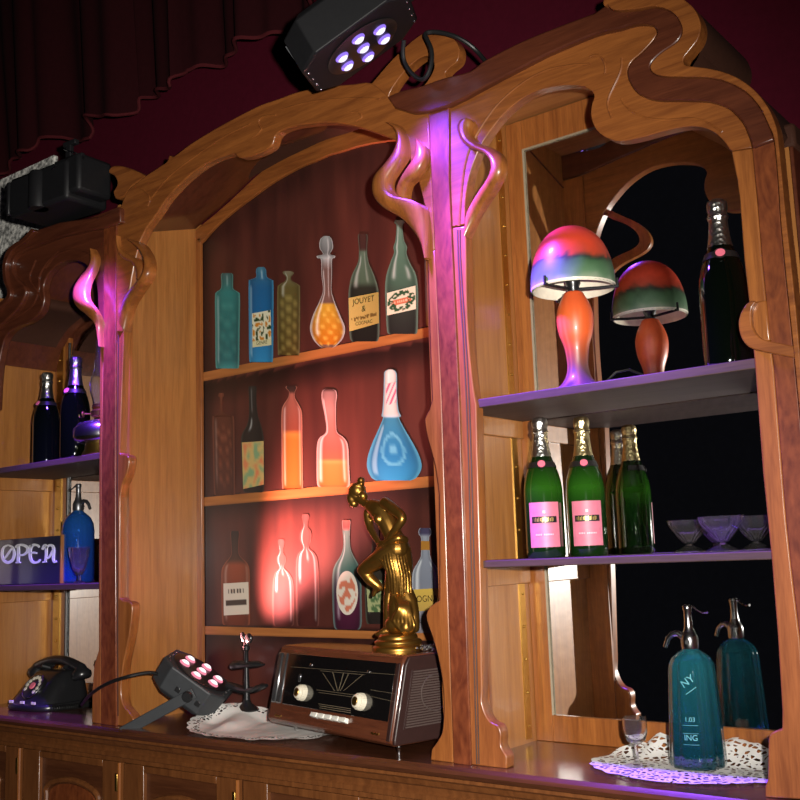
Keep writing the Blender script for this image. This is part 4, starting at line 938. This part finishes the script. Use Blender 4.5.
for k in range(5):
    x0 = a.x + (b.x - a.x) * k / 5; x1 = a.x + (b.x - a.x) * (k + .9) / 5; zc = .057
    m = Matrix.Translation(fz(0, zc)) @ Matrix.Rotation(-.5, 4, 'X')
    build('push_key', G().box((x0, -.014, -.006), (x1, .008, .006), mat=m), M['whitekey'], RT, world=False, bevel=.002)
for p in ((279, 716), (376, 734)):
    c = RF(*p)
    build('badge', G().tube([c + n_f * .002 + Vector((-.016 + .004 * k, 0, .002 * math.sin(k * 1.9))) for k in range(9)], .0028, 6), M['brass'], RT, world=False)
for x, y in ((-h + .10, .03), (h - .01, .03), (-h + .10, .18), (h - .02, .185)):
    build('foot', G().lathe([(.0, .0), (.004, .0), (.005, .012), (.0065, .014), (.0065, .021), (.0, .021)], c=(x, y, 0), n=16), M['chrome'], RT, world=False)

# ------------------------------------------------------------ bronze statue
SY = .165; SS = .00243
ST = thing('statue', 'gilded bronze statuette of a stooping draped woman on a round plinth, standing on the radio', 'statue', (PY(398, 640, SY).x, SY, ZT))
def S(px, py, dy=0.): return PY(px, py, SY + dy)
def limb(g, nodes, n=14):
    """nodes: (px, py, dy, r px) chain, densified with Catmull-Rom"""
    P = [S(a, b, c) for a, b, c, r in nodes]; R = [r * SS for *_, r in nodes]
    pts = []; rr = []
    for i in range(len(P) - 1):
        p0, p1, p2, p3 = P[max(i - 1, 0)], P[i], P[i + 1], P[min(i + 2, len(P) - 1)]
        for k in range(6):
            t = k / 6
            pts.append(.5 * ((2 * p1) + (p2 - p0) * t + (2 * p0 - 5 * p1 + 4 * p2 - p3) * t * t + (3 * p1 - p0 - 3 * p2 + p3) * t ** 3)); rr.append(R[i] * (1 - t) + R[i + 1] * t)
    pts.append(P[-1]); rr.append(R[-1])
    g.tube(pts, rr, n)
    g.ball(pts[0], rr[0], 12, 8); g.ball(pts[-1], rr[-1], 12, 8)
def fuse(name, g, vox, mat, parent, it=3):
    o = build('tmp', g, mat, None, angle=180)
    md = o.modifiers.new('r', 'REMESH'); md.mode = 'VOXEL'; md.voxel_size = vox
    sm_ = o.modifiers.new('s', 'SMOOTH'); sm_.iterations = it; sm_.factor = .5
    dg = bpy.context.evaluated_depsgraph_get(); me = bpy.data.meshes.new_from_object(o.evaluated_get(dg)); bpy.data.objects.remove(o)
    inv = world_of(parent).inverted()
    me.transform(inv); me.materials.clear(); me.materials.append(mat)
    me.polygons.foreach_set('use_smooth', [True] * len(me.polygons)); me.update()
    q = bpy.data.objects.new(name, me); COL.objects.link(q); q.parent = parent
    return q
g = G()
hq = Matrix.Rotation(math.radians(-28), 3, 'Y').to_4x4()
g.ball(S(355.5, 493), (7.6 * SS, 8 * SS, 9.6 * SS), mat=hq)                  # skull
g.ball(S(352.5, 498.5, -.004), (6.0 * SS, 6.6 * SS, 7.6 * SS)); g.ball(S(354, 504, -.002), (4.6 * SS, 5 * SS, 4.2 * SS))
g.ball(S(349.2, 496.5, -.006), 1.5 * SS); g.ball(S(351, 505, -.004), 2.6 * SS)   # nose, chin
limb(g, [(351.2, 493, -.008, 1.0), (348.9, 497.6, -.008, 1.2)], 8)
g.ball(S(350, 499.6, -.008), (1.5 * SS, 1.3 * SS, .8 * SS)); g.ball(S(359, 496, -.018), (1.2 * SS, .8 * SS, 2 * SS))
limb(g, [(358, 498, 0, 5.4), (365, 503, 0, 5.0), (372, 507, 0, 6.4)])           # neck
limb(g, [(373, 507, .0, 8.5), (381, 512, 0, 12), (388, 523, 0, 11.5), (393, 535, 0, 10), (397, 547, 0, 13), (397, 556, 0, 12)])   # trunk
g.ball(S(378.5, 519, -.022), 5.6 * SS); g.ball(S(374, 516, .012), 5 * SS)     # chest
limb(g, [(385, 503, -.022, 6.2), (392, 508, -.028, 6), (402, 517, -.034, 5), (398, 526, -.036, 4.6), (391, 535, -.034, 3.5), (388, 540, -.03, 3.0), (383, 544, -.028, 3.2)])     # near arm
limb(g, [(371, 508, .016, 5.8), (368, 515, .014, 5.2), (370, 527, .008, 4.3), (374, 535, .0, 3.7), (377.5, 541, -.008, 3.2), (380, 546, -.012, 3.2)])   # far arm
for k in range(4):
    limb(g, [(382 - k * .3, 543 + k * .9, -.03, 1.3), (379 - k * .3, 545 + k * 1.0, -.03, 1.1), (376.5, 547.4 + k * .8, -.026, .9)], 8)   # near fingers
    limb(g, [(379.5, 546, -.013, 1.2), (378 + k * .9, 549 + k * .2, -.014, 1.0), (377.4 + k * 1.1, 551.6, -.014, .9)], 8)
limb(g, [(383.5, 541.5, -.03, 1.3), (380, 541.5, -.032, 1.1), (377.6, 543, -.03, .9)], 8)
limb(g, [(397, 549, -.012, 12.5), (385, 556, -.022, 11), (372, 564, -.024, 8.6), (363.5, 570, -.024, 7)])      # raised thigh
limb(g, [(364, 571, -.024, 6.6), (370, 579, -.018, 6.4), (377, 585, -.010, 5), (380, 588, -.006, 3.8)])       # raised shin
limb(g, [(380, 587, -.006, 3.6), (376, 590, -.010, 3.0), (373.5, 595, -.012, 2.2)], 10)                       # raised foot
limb(g, [(396, 560, .006, 11), (392, 585, .004, 8), (389.5, 598, .0, 6.4), (389, 612, -.004, 6.2), (387.5, 622, -.004, 4.6), (387.5, 629, -.004, 4.2)])  # standing leg
limb(g, [(388.5, 630, -.004, 4.2), (383, 632, -.012, 3.8), (377, 634.5, -.018, 2.4)], 10)
build_body = fuse('body', g, .0024, M['bronze'], ST)
g = G()
g.ball(S(358, 490.5, .002), (9.0 * SS, 9.4 * SS, 9.4 * SS)); g.ball(S(361, 480.5, 0), 4.2 * SS); g.ball(S(361.5, 484, 0), 3.6 * SS); g.ball(S(363, 496, .0), 5.4 * SS)
for k in range(9):
    a = -.5 + k * .32
    limb(g, [(351 + 1.1 * k, 491 - 2.6 * math.sin(k * .4), -.019 + .0022 * k, 1.2), (355 + k * .8, 486 - .3 * k, -.015 + .001 * k, 1.4), (360.5, 483, -.004, 1.4)], 8)
fuse('hair', g, .0018, M['bronze'], ST, 4)
g = G()
limb(g, [(394, 541, 0, 11.5), (397, 550, 0, 14.5), (399, 565, .002, 15), (400, 580, .004, 12.5), (401, 594, .006, 9), (402, 600, .006, 7)])
limb(g, [(392, 549, -.014, 10.5), (383, 556, -.02, 10.5), (376, 562, -.022, 9)])
limb(g, [(381, 546, -.022, 3.6), (390, 542, -.032, 3.6), (399, 538, -.026, 3.8), (405, 540, -.004, 4)])
for k in range(9):
    x0 = 383 + k * 2.7; x1 = 388 + k * 2.7
    limb(g, [(x0, 546 - k * .6, -.036 + .0012 * k * k * .5, 1.6), (x0 + 2.2, 560, -.044 + .0013 * k * k * .5, 1.9), (x1 + .5, 576, -.039 + .0013 * k * k * .5, 1.8), (x1 + 1.5, 592 + (k % 3) * 3, -.026 + .001 * k * k * .4, 1.3)], 8)
limb(g, [(377, 556, -.044, 1.5), (385, 566, -.044, 1.9), (392, 580, -.034, 1.8), (396, 594, -.02, 1.4)], 8)
fuse('drapery', g, .0016, M['bronze'], ST, 1)
g = G()
g.ball(S(403, 611, .004), (16.5 * SS, 17 * SS, 21 * SS)); g.ball(S(398, 624, -.006), (14 * SS, 15 * SS, 10 * SS)); g.ball(S(408, 627, -.01), (9 * SS, 11 * SS, 9 * SS)); g.ball(S(397, 605, -.018), (7 * SS, 7 * SS, 9 * SS))
limb(g, [(404, 590, .004, 9), (409, 602, .004, 9), (413, 616, .004, 7), (415, 628, .002, 5)]); limb(g, [(396, 590, -.012, 5), (393, 603, -.02, 4.5), (396, 616, -.024, 4)])
for k in range(6):
    limb(g, [(395 + 3 * k, 596 + k, -.02 + .003 * k, 2.2), (399 + 2 * k, 608, -.036 + .004 * k, 2.6), (394 + 4 * k, 620 + k, -.036 + .003 * k, 2.4), (402 + 2 * k, 631, -.032 + .003 * k, 2)], 8)
fuse('draped_rock', g, .0026, M['bronze'], ST, 2)
bz = PY(398, 636, SY).z - ZT
build('plinth', G().lathe([(.0, .0), (.066, .0), (.067, .006), (.064, .010), (.058, .013), (.060, .018), (.060, .022), (.055, .026), (.050, .028), (.050, bz + .0), (.046, bz + .006), (.0, bz + .008)], n=56), M['bronze'], ST, world=False, angle=60)

# ------------------------------------------------------------ small silver chain by the statue
t = thing('metal_chain', 'small crumpled silver chain lying beside the statue plinth on the radio', 'chain', (PY(432, 650, .16).x - .01, .155, ZT))
g = G()
for k in range(26):
    a = k * 1.1; g.ball((.03 * math.cos(a * .63) * (k % 5) / 5, .014 * math.sin(a), .004 + .004 * (k % 3)), .0042, 8, 6)
build('chain_links', g, M['silver'], t, world=False)

# ------------------------------------------------------------ black metal stand
t = thing('metal_stand', 'black metal stand with crossbar and heart-shaped finial, between spotlight and radio', 'stand', (PY(247, 712, .235).x, .235, .026))
o0 = Vector(t.location); q = PY(249, 640, .235)
build('base', G().lathe([(.0, .0), (.036, .0), (.037, .004), (.026, .012), (.014, .022), (.009, .034), (.0, .036)], n=36), M['black'], t, world=False)
hh = q.z - o0.z
build('column', G().lathe([(.0, .03), (.010, .03), (.0085, .07), (.0065, .13), (.006, .17), (.009, .175), (.006, .180), (.006, hh - .032), (.0105, hh - .028), (.011, hh - .018), (.006, hh - .014), (.0, hh - .012)], n=24), M['black'], t, world=False)
g = G(); g.ball((-.012, 0, hh + .008), (.0095, .007, .016), mat=Matrix.Rotation(-.35, 4, 'Y')); g.ball((.011, 0, hh + .004), (.015, .008, .016), mat=Matrix.Rotation(.35, 4, 'Y')); g.ball((0, 0, hh - .012), (.010, .007, .012))
build('finial', g, M['black'], t, world=False)
za = PY(247, 665, .235).z - o0.z
g = G(); g.tube([(-.062, 0, za - .006), (-.05, 0, za - .002), (-.02, 0, za), (0, 0, za), (.02, 0, za + .002), (.05, 0, za + .004), (.075, 0, za + .004)], [.012, .017, .016, .010, .014, .012, .004], 10, squash=.8)
build('crossbar', g, M['black'], t, world=False)
zb = PY(247, 690, .235).z - o0.z
g = G(); g.tube([(-.085, .0, zb + .010), (-.06, .01, zb + .002), (-.03, .012, zb - .004), (0, .0, zb - .002), (.03, .0, zb + .002), (.07, .0, zb + .014), (.085, 0, zb + .016)], [.014, .016, .015, .010, .012, .011, .006], 10, squash=.8)
build('crossbar', g, M['black'], t, world=False)

# ------------------------------------------------------------ telephone
pz = PZ(41, 708)
TP = thing('rotary_telephone', 'black rotary dial telephone lit violet, on the worktop below the left cabinet', 'telephone', (pz.x, pz.y + .035, .0), math.radians(2))
def rrect(w, d, z, cy=0, n=6, rr=.3):
    out = []; r = min(w, d) * rr
    for q, (sx, sy) in enumerate(((1, -1), (1, 1), (-1, 1), (-1, -1))):
        for k in range(n):
            a = -PI / 2 + q * PI / 2 + (PI / 2) * k / (n - 1)
            out.append(Vector((sx * (w / 2 - r) + r * math.cos(a), cy + sy * (d / 2 - r) + r * math.sin(a), z)))
    return out
build('base_plate', G().rings([rrect(.205, .19, .0), rrect(.212, .197, .004), rrect(.212, .197, .014), rrect(.20, .186, .020)]), M['black'], TP, world=False, angle=50)
build('housing', G().rings([rrect(.192, .178, .019), rrect(.185, .17, .03, .002), rrect(.168, .14, .06, .012), rrect(.152, .11, .085, .022), rrect(.140, .082, .100, .027), rrect(.12, .058, .106, .028)]), M['black'], TP, world=False, angle=60)
for sx in (-1, 1):
    build('cradle', G().tube([(sx * .045, .028, .098), (sx * .05, .028, .108), (sx * .060, .008, .116)], .007, 10).tube([(sx * .05, .028, .108), (sx * .060, .048, .116)], .007, 10), M['black'], TP, world=False)
hs = [Vector((-.105 + .21 * k / 16, .028, .112 + .022 * math.sin(PI * k / 16))) for k in range(17)]
HS = build('handset', G().tube(hs, [.013 + .003 * abs(k - 8) / 8 for k in range(17)], 14)
           .lathe([(.0, -.034), (.024, -.034), (.029, -.026), (.028, -.014), (.018, -.004), (.014, .006), (.0, .008)], n=28, mat=Matrix.Translation((-.105, .028, .114)) @ Matrix.Rotation(.25, 4, 'Y'))
           .lathe([(.0, -.034), (.024, -.034), (.029, -.026), (.028, -.014), (.018, -.004), (.014, .006), (.0, .008)], n=28, mat=Matrix.Translation((.105, .028, .114)) @ Matrix.Rotation(-.25, 4, 'Y')), M['black'], TP, world=False, angle=60)
dn = Vector((0, -.80, .60)); dm = Matrix.Translation((0, -.056, .064)) @ dn.to_track_quat('Z', 'Y').to_matrix().to_4x4()
dl = build('dial', G().lathe([(.0, 0), (.040, 0), (.040, .004), (.037, .006), (.0, .006)], n=40, mat=dm), M['black'], TP, world=False)
g = G()
for k in range(10):
    a = math.radians(-40 + 27 * k); g.lathe([(.0, .006), (.0062, .006), (.0055, .0072), (.0, .0074)], n=14, mat=dm @ Matrix.Translation((.028 * math.cos(a), .028 * math.sin(a), 0)))
build('finger_numbers', g, M['white'], dl, world=False)
build('dial_centre', G().lathe([(.0, .006), (.011, .006), (.010, .009), (.0, .010)], n=24, mat=dm), M['seal'], dl, world=False)
build('dial_rim', G().tube([dm @ Vector((.0385 * math.cos(2 * PI * k / 40), .0385 * math.sin(2 * PI * k / 40), .005)) for k in range(41)], .0018, 6), M['chrome'], dl, world=False)
for x in (-.055, 0, .055):
    build('number_tag', G().box((x - .009, -.0955, .021), (x + .009, -.092, .028)), M['white'], TP, world=False)
g = G()
pts = []
for k in range(220):
    u = k / 219; a = u * 2 * PI * 28; cxx = .10 + .03 * math.sin(u * 3); cyy = -.07 + .17 * u
    pts.append((cxx + .007 * math.cos(a), cyy, .008 + .007 * math.sin(a)))
build('coiled_cord', G().tube(pts, .0024, 5), M['cable'], TP, world=False)

TP.scale = (1.13, 1.13, 1.13)
# ------------------------------------------------------------ LED spotlights
def spotlight(label, c, n, a, hl, hw, dep, ledmat, r_led, led_r, vents=True, plate=None):
    n = Vector(n).normalized(); a = Vector(a); a = (a - n * a.dot(n)).normalized(); b = n.cross(a)
    m = Matrix(((a.x, b.x, n.x, c[0]), (a.y, b.y, n.y, c[1]), (a.z, b.z, n.z, c[2]), (0, 0, 0, 1)))
    t = thing('led_spotlight', label, 'spotlight', c, rot=m.to_euler())
    ch = min(hl, hw) * .42
    def octo(k, z, s=1.0): return [Vector((x * s, y * s, z)) for x, y in ((hl, hw - ch), (hl - ch, hw), (-hl + ch, hw), (-hl, hw - ch), (-hl, -hw + ch), (-hl + ch, -hw), (hl - ch, -hw), (hl, -hw + ch))]
    build('housing', G().rings([octo(0, -dep, .82), octo(0, -dep * .85, .96), octo(0, -.006), octo(0, 0, .97)]), M['blackm'], t, world=False, angle=25, bevel=.003)
    build('face_plate', G().lathe([(.0, .001), (r_led * 1.5, .001), (r_led * 1.56, .003), (r_led * 1.5, .0045), (.0, .0045)], n=40), M['black'], t, world=False)
    for k in range(7):
        x, y = (0, 0) if k == 6 else (r_led * math.cos(PI / 6 + k * PI / 3), r_led * math.sin(PI / 6 + k * PI / 3))
        ln = build('led_lens', G().lathe([(.0, .004), (led_r, .004), (led_r, .007), (led_r * .7, .011), (.0, .0125)], n=20, c=(x, y, 0)), ledmat, t, world=False)
        build('lens_core', G().lathe([(.0, .0105), (led_r * .78, .0100), (led_r * .55, .0132), (.0, .0138)], n=16, c=(x, y, 0)), M['led_bluecore' if ledmat is M['led_blue'] else 'led_pinkcore'], ln, world=False)
    g = G()
    for k in range(4):
        for s in (-1, 1): g.ball((s * (hl - .012), -hw * .5 + k * hw * .33, .002), .003, 8, 6)
    build('screw', g, M['chrome'], t, world=False)
    if vents:
        g = G()
        for k in range(7): g.box((-hl * .96 - .004, -hw * .45 + k * hw * .15, -dep * .75), (-hl * .96 + .004, -hw * .45 + k * hw * .15 + hw * .05, -dep * .25))
        build('vent_slots', g, M['greymetal'], t, world=False)
    return t, m
pc = PY(362, 46, -.20); PAR_N = (.38, .365, -.85)
TL, tm = spotlight('black spotlight with seven glowing blue-violet lenses mounted above the arch', pc, PAR_N, (.78, .368, .507), .147, .12, .105, M['led_blue'], .0605, .0165)
build('mounting_bracket', G().tube([(-.02, -.11, -.05), (-.02, -.14, -.08), (-.02, -.10, -.17)], .009, 8), M['blackm'], TL, world=False)
gl = build('cable_gland', G().lathe([(.0, 0), (.014, 0), (.014, .02), (.009, .026), (.0, .026)], n=16, mat=Matrix.Translation((.15, -.05, -.05)) @ Matrix.Rotation(PI / 2, 4, 'Y')), M['black'], TL, world=False)

cc_ = PY(200.5, 673, .165)
nw = (.53, .29, .796); aw = (.622, .504, -.599)
CLT, cm = spotlight('dark grey spotlight with glowing pink lenses standing on the worktop, aimed up at the painting', cc_, nw, aw, .108, .096, .085, M['led_pink'], .0590, .0165, vents=False)
for o in CLT.children:
    if o.name.startswith('housing'): o.data.materials.clear(); o.data.materials.append(M['darkgrey'])
ci = cm.inverted()
k0 = ci @ PY(192, 692, .10); f0 = ci @ PZ(146, 714, .008)
bsd = -1 if k0.y < 0 else 1
yb = bsd * .102
arm = [(k0.x, yb, -.040), (f0.x * .5 + k0.x * .5, yb, (f0.z - .04) * .5), (f0.x, yb, f0.z)]
d_ = (Vector(arm[2]) - Vector(arm[0])).normalized(); pn = Vector((d_.z, 0, -d_.x)) * .016
vs = []
for s in (1, -1):
    for e in (Vector(arm[0]) - d_ * .02, Vector(arm[2])):
        for y in (yb, yb + bsd * .008): vs.append(Vector((e.x, y, e.z)) + pn * s)
build('stand_bracket', G().add(vs, [(0, 1, 3, 2), (4, 6, 7, 5), (0, 4, 5, 1), (2, 3, 7, 6), (0, 2, 6, 4), (1, 5, 7, 3)]), M['darkgrey'], CLT, world=False, bevel=.002)
build('clamp_knob', G().lathe([(.0, 0), (.015, 0), (.016, .006), (.013, .012), (.0, .012)], n=32, mat=Matrix.Translation((arm[0][0], yb + bsd * .007, arm[0][2])) @ Matrix.Rotation(-bsd * PI / 2, 4, 'X')), M['black'], CLT, world=False)
for dx in (-.035, .035):
    build('side_slot', G().box((arm[0][0] + dx - .008, yb - .004, arm[0][2] - .010), (arm[0][0] + dx + .008, yb + bsd * .002, arm[0][2] + .004)), M['black'], CLT, world=False, bevel=.002)
t = thing('power_cable', 'black cable running from the pink spotlight left to the telephone', 'cable', tuple(PY(110, 700, 0)))
pp = [(171, 690, .13), (166, 683, .10), (160, 675, .06), (152, 672, .03), (140, 673.5, .0), (128, 676.5, -.03), (114, 680.5, -.04), (102, 686, -.04), (92, 693, -.02), (86, 699, .02), (82, 705, .06)]
W3 = [PY(*q) for q in pp]
W3 = [W3[i].lerp(W3[i + 1], k / 5) for i in range(len(W3) - 1) for k in range(5)] + [W3[-1]]
for _ in range(6): W3 = [W3[0]] + [(W3[i - 1] + W3[i] * 2 + W3[i + 1]) / 4 for i in range(1, len(W3) - 1)] + [W3[-1]]
build('cable', G().tube(W3, .0052, 10), M['cable'], t)
t = thing('power_cable', 'black cable looped over the finial right of the blue spotlight', 'cable', tuple(PY(430, 60, -.03)))
pp = [(404, 40, -.08), (402.5, 52, -.07), (404, 62, -.06), (410, 72, -.055), (418, 79, -.05), (424, 80, -.05), (429, 73, -.05), (432, 62, -.05), (432, 50, -.05), (428, 41, -.05), (424, 34, -.05), (430, 31.5, -.04), (442, 32.5, -.03), (455, 36, -.02), (468, 43, .0), (478, 52, .02), (486, 62, .06)]
W3 = [PY(*q) for q in pp]
W3 = [W3[i].lerp(W3[i + 1], k / 5) for i in range(len(W3) - 1) for k in range(5)] + [W3[-1]]
for _ in range(6): W3 = [W3[0]] + [(W3[i - 1] + W3[i] * 2 + W3[i + 1]) / 4 for i in range(1, len(W3) - 1)] + [W3[-1]]
build('cable', G().tube(W3, .0055, 10), M['cable'], t)

# spotlight seen from its side, on the left crest
lc = PY(61, 191, -.06)
t = thing('led_spotlight', 'unlit-looking black spotlight seen from its side, mounted on the left crest', 'spotlight', tuple(lc), math.radians(4))
build('housing', G().box((-.175, -.07, -.070), (.12, .09, .062)).box((.09, -.06, -.050), (.165, .07, .075)), M['blackm'], t, world=False, bevel=.012)
build('end_plate', G().box((-.187, -.072, -.060), (-.173, .085, .052)), M['black'], t, world=False, bevel=.004)
build('tilt_barrel', G().lathe([(.0, -.070), (.030, -.070), (.032, -.06), (.032, .045), (.028, .052), (.0, .052)], n=28, c=(-.03, -.06, 0)), M['blackm'], t, world=False)
build('mounting_bracket', G().box((.03, -.05, .05), (.165, -.035, .075)).box((.085, -.05, .06), (.110, -.035, .125)).box((.075, -.052, .112), (.135, -.034, .128)), M['blackm'], t, world=False, bevel=.003)
build('bolt', G().tube([(.09, -.058, .100), (.150, -.058, .072)], .0025, 8).tube([(.06, -.078, .035), (.08, -.078, .040)], .003, 8), M['chrome'], t, world=False)

# ------------------------------------------------------------ OPEN sign
sy = .095
a = PY(60.5, 580, sy); zt = PY(60, 535.5, sy).z
SG = thing('open_sign', 'dark rectangular sign with white letters reading OPEN, on the left cabinet lower shelf', 'sign', (a.x - .13, sy, LS2))
build('board', G().box((LXL + .006, sy, LS2 + .001), (a.x, sy + .012, zt)), M['signboard'], SG, bevel=.002)
build('frame_edge', G().box((a.x - .001, sy - .003, LS2 + .001), (a.x + .006, sy + .014, zt + .003)), M['panel'], SG, bevel=.001)
def stroke(g, pts, w0, w1=None):
    Q = cr(pts, 6); n = len(Q); w1 = w1 or w0; L_ = []; R_ = []
    for i, p in enumerate(Q):
        d = np.array(Q[min(i + 1, n - 1)]) - np.array(Q[max(i - 1, 0)]); d /= max(1e-6, np.linalg.norm(d)); nn = np.array([-d[1], d[0]]) * (w0 + (w1 - w0) * math.sin(PI * i / (n - 1))) / 2
        L_.append(np.array(p) + nn); R_.append(np.array(p) - nn)
    rings_ = []
    for l, r in zip(L_, R_):
        A_, B_ = PY(*l, sy), PY(*r, sy); rings_.append([A_ + Vector((0, -.0025, 0)), B_ + Vector((0, -.0025, 0)), B_, A_])
    g.rings(rings_)
LT = {
 'O': [([(8.6, 545), (4, 547.5), (2.4, 553.5), (4, 560), (8.4, 562.5), (12.8, 560), (14.6, 553.5), (13, 547.5), (8.6, 545)], 1.4, 2.8), ([(5.2, 558.5), (8.6, 553.5), (12, 548.5)], 1.2, 2.0)],
 'P': [([(18.6, 545.5), (18.8, 554), (18.4, 562.5)], 2.4, 2.8), ([(15.8, 547.5), (18, 545.4), (23, 545), (27.4, 547.3), (27.6, 551.5), (24, 554.8), (19.5, 555)], 1.5, 2.6), ([(16, 562.6), (21, 562.4)], 1.2, 1.4)],
 'E': [([(39.6, 547.5), (38, 545.4), (34, 545), (31, 548), (30.4, 554), (31.2, 559.5), (34, 562.4), (38.4, 562), (40.6, 559.5)], 1.5, 2.8), ([(31, 553.2), (34, 552.6), (37.4, 553.2)], 1.4, 2.0), ([(29.4, 546.2), (33, 545.2)], 1.2, 1.6)],
 'N': [([(42.6, 549.5), (44.4, 546), (46.2, 546), (46.6, 554), (45.6, 561.5)], 1.8, 2.6), ([(46.4, 548.5), (49.5, 545.4), (53, 546), (54, 551), (53.6, 558), (54.6, 561.8), (56.8, 561.4)], 1.6, 2.6), ([(47, 559), (50, 556.5), (52.6, 550.5)], 1.0, 1.8), ([(42.8, 562.2), (47, 561.6)], 1.2, 1.3)]}
for ch, strokes in LT.items():
    g = G()
    for pts, w0, w1 in strokes: stroke(g, pts, w0, w1)
    build('letter', g, M['signtext'], SG, smooth=False)

# ------------------------------------------------------------ oil lamp
ol = PY(102.5, 447, .085)
OT = thing('oil_lamp', 'brass oil lamp with tall glass chimney lit magenta, half behind the left pilaster', 'lamp', (ol.x, .085, LS1))
build('stand', G().lathe([(.0, .0), (.062, .0), (.064, .006), (.056, .02), (.052, .045), (.0, .046)], n=40), M['brass'], OT, world=False)
build('font', G().lathe([(.0, .045), (.060, .040), (.086, .050), (.091, .062), (.090, .088), (.074, .106), (.044, .114), (.030, .118), (.0, .119)], n=44), M['silver'], OT, world=False, angle=60)
build('burner', G().lathe([(.0, .11), (.028, .11), (.026, .125), (.036, .130), (.038, .145), (.030, .152), (.034, .158), (.033, .168), (.0, .169)], n=36), M['brass'], OT, world=False)
build('wick_knob', G().tube([(-.03, -.02, .14), (-.05, -.034, .14)], .003, 8).lathe([(.0, 0), (.010, 0), (.010, .004), (.0, .004)], n=16, mat=Matrix.Translation((-.052, -.035, .14)) @ Matrix.Rotation(PI / 2, 4, 'X') @ Matrix.Rotation(-.9, 4, 'Y')), M['brass'], OT, world=False)
build('glass_chimney', G().lathe([(.030, .165), (.033, .185), (.040, .21), (.042, .235), (.036, .262), (.029, .285), (.026, .32), (.025, .40), (.0235, .40), (.0245, .32), (.0275, .286), (.0345, .262), (.0405, .235), (.0385, .21), (.0315, .185), (.0285, .165)], n=40, cap=False), M['clear'], OT, world=False, angle=60)
# ------------------------------------------------------------ light
def lamp(name, kind, loc, energy, col, target=None, size=.05, blend=.4, spot=60):
    l = bpy.data.lights.new(name, kind); l.energy = energy; l.color = col
    if kind == 'AREA': l.size = size
    else: l.shadow_soft_size = size
    if kind == 'SPOT': l.spot_size = math.radians(spot); l.spot_blend = blend
    o = bpy.data.objects.new(name, l); COL.objects.link(o); o.location = loc
    if target is not None: o.rotation_euler = (Vector(target) - Vector(loc)).to_track_quat('-Z', 'Y').to_euler()
    return o
cw = Vector(CAM)
fl = cw + rx * .10 + ry * .07
lamp('camera_flash', 'SPOT', fl, 455, (1.0, .95, .88), (-1.3, .1, .48), .018, 1.0, 104)
pn_ = Vector(PAR_N)
va = Vector((.36, .34, -.88))
vo = pc + pn_ * .03 + Vector((0, -.08, -.035))
lamp('violet_beam', 'SPOT', vo, 380, (.22, .06, 1.0), vo + va, .05, .85, 54)
lamp('violet_spill', 'SPOT', pc + pn_ * .035, 105, (.15, .045, 1.0), pc + pn_ * .035 + Vector((.16, .62, -.85)), .04, .9, 50)
lo_ = Vector((-1.19, -.20, lc.z - .09))
lamp('left_violet_beam', 'SPOT', lo_, 360, (.15, .04, 1.0), lo_ + Vector((-.40, .30, -1)), .04, .9, 50)
lamp('left_magenta_beam', 'SPOT', lo_, 12, (1.0, .06, .7), lo_ + Vector((-.30, .40, -1)), .04, .9, 44)
lamp('pink_beam', 'SPOT', cc_ + Vector(nw) * .03, 400, (1.0, .36, .34), PY(308, 520, .32), .03, 1.0, 50)
w = bpy.data.worlds.new('world'); sc.world = w; w.use_nodes = True
w.node_tree.nodes['Background'].inputs[0].default_value = (.45, .45, .6, 1); w.node_tree.nodes['Background'].inputs[1].default_value = .006
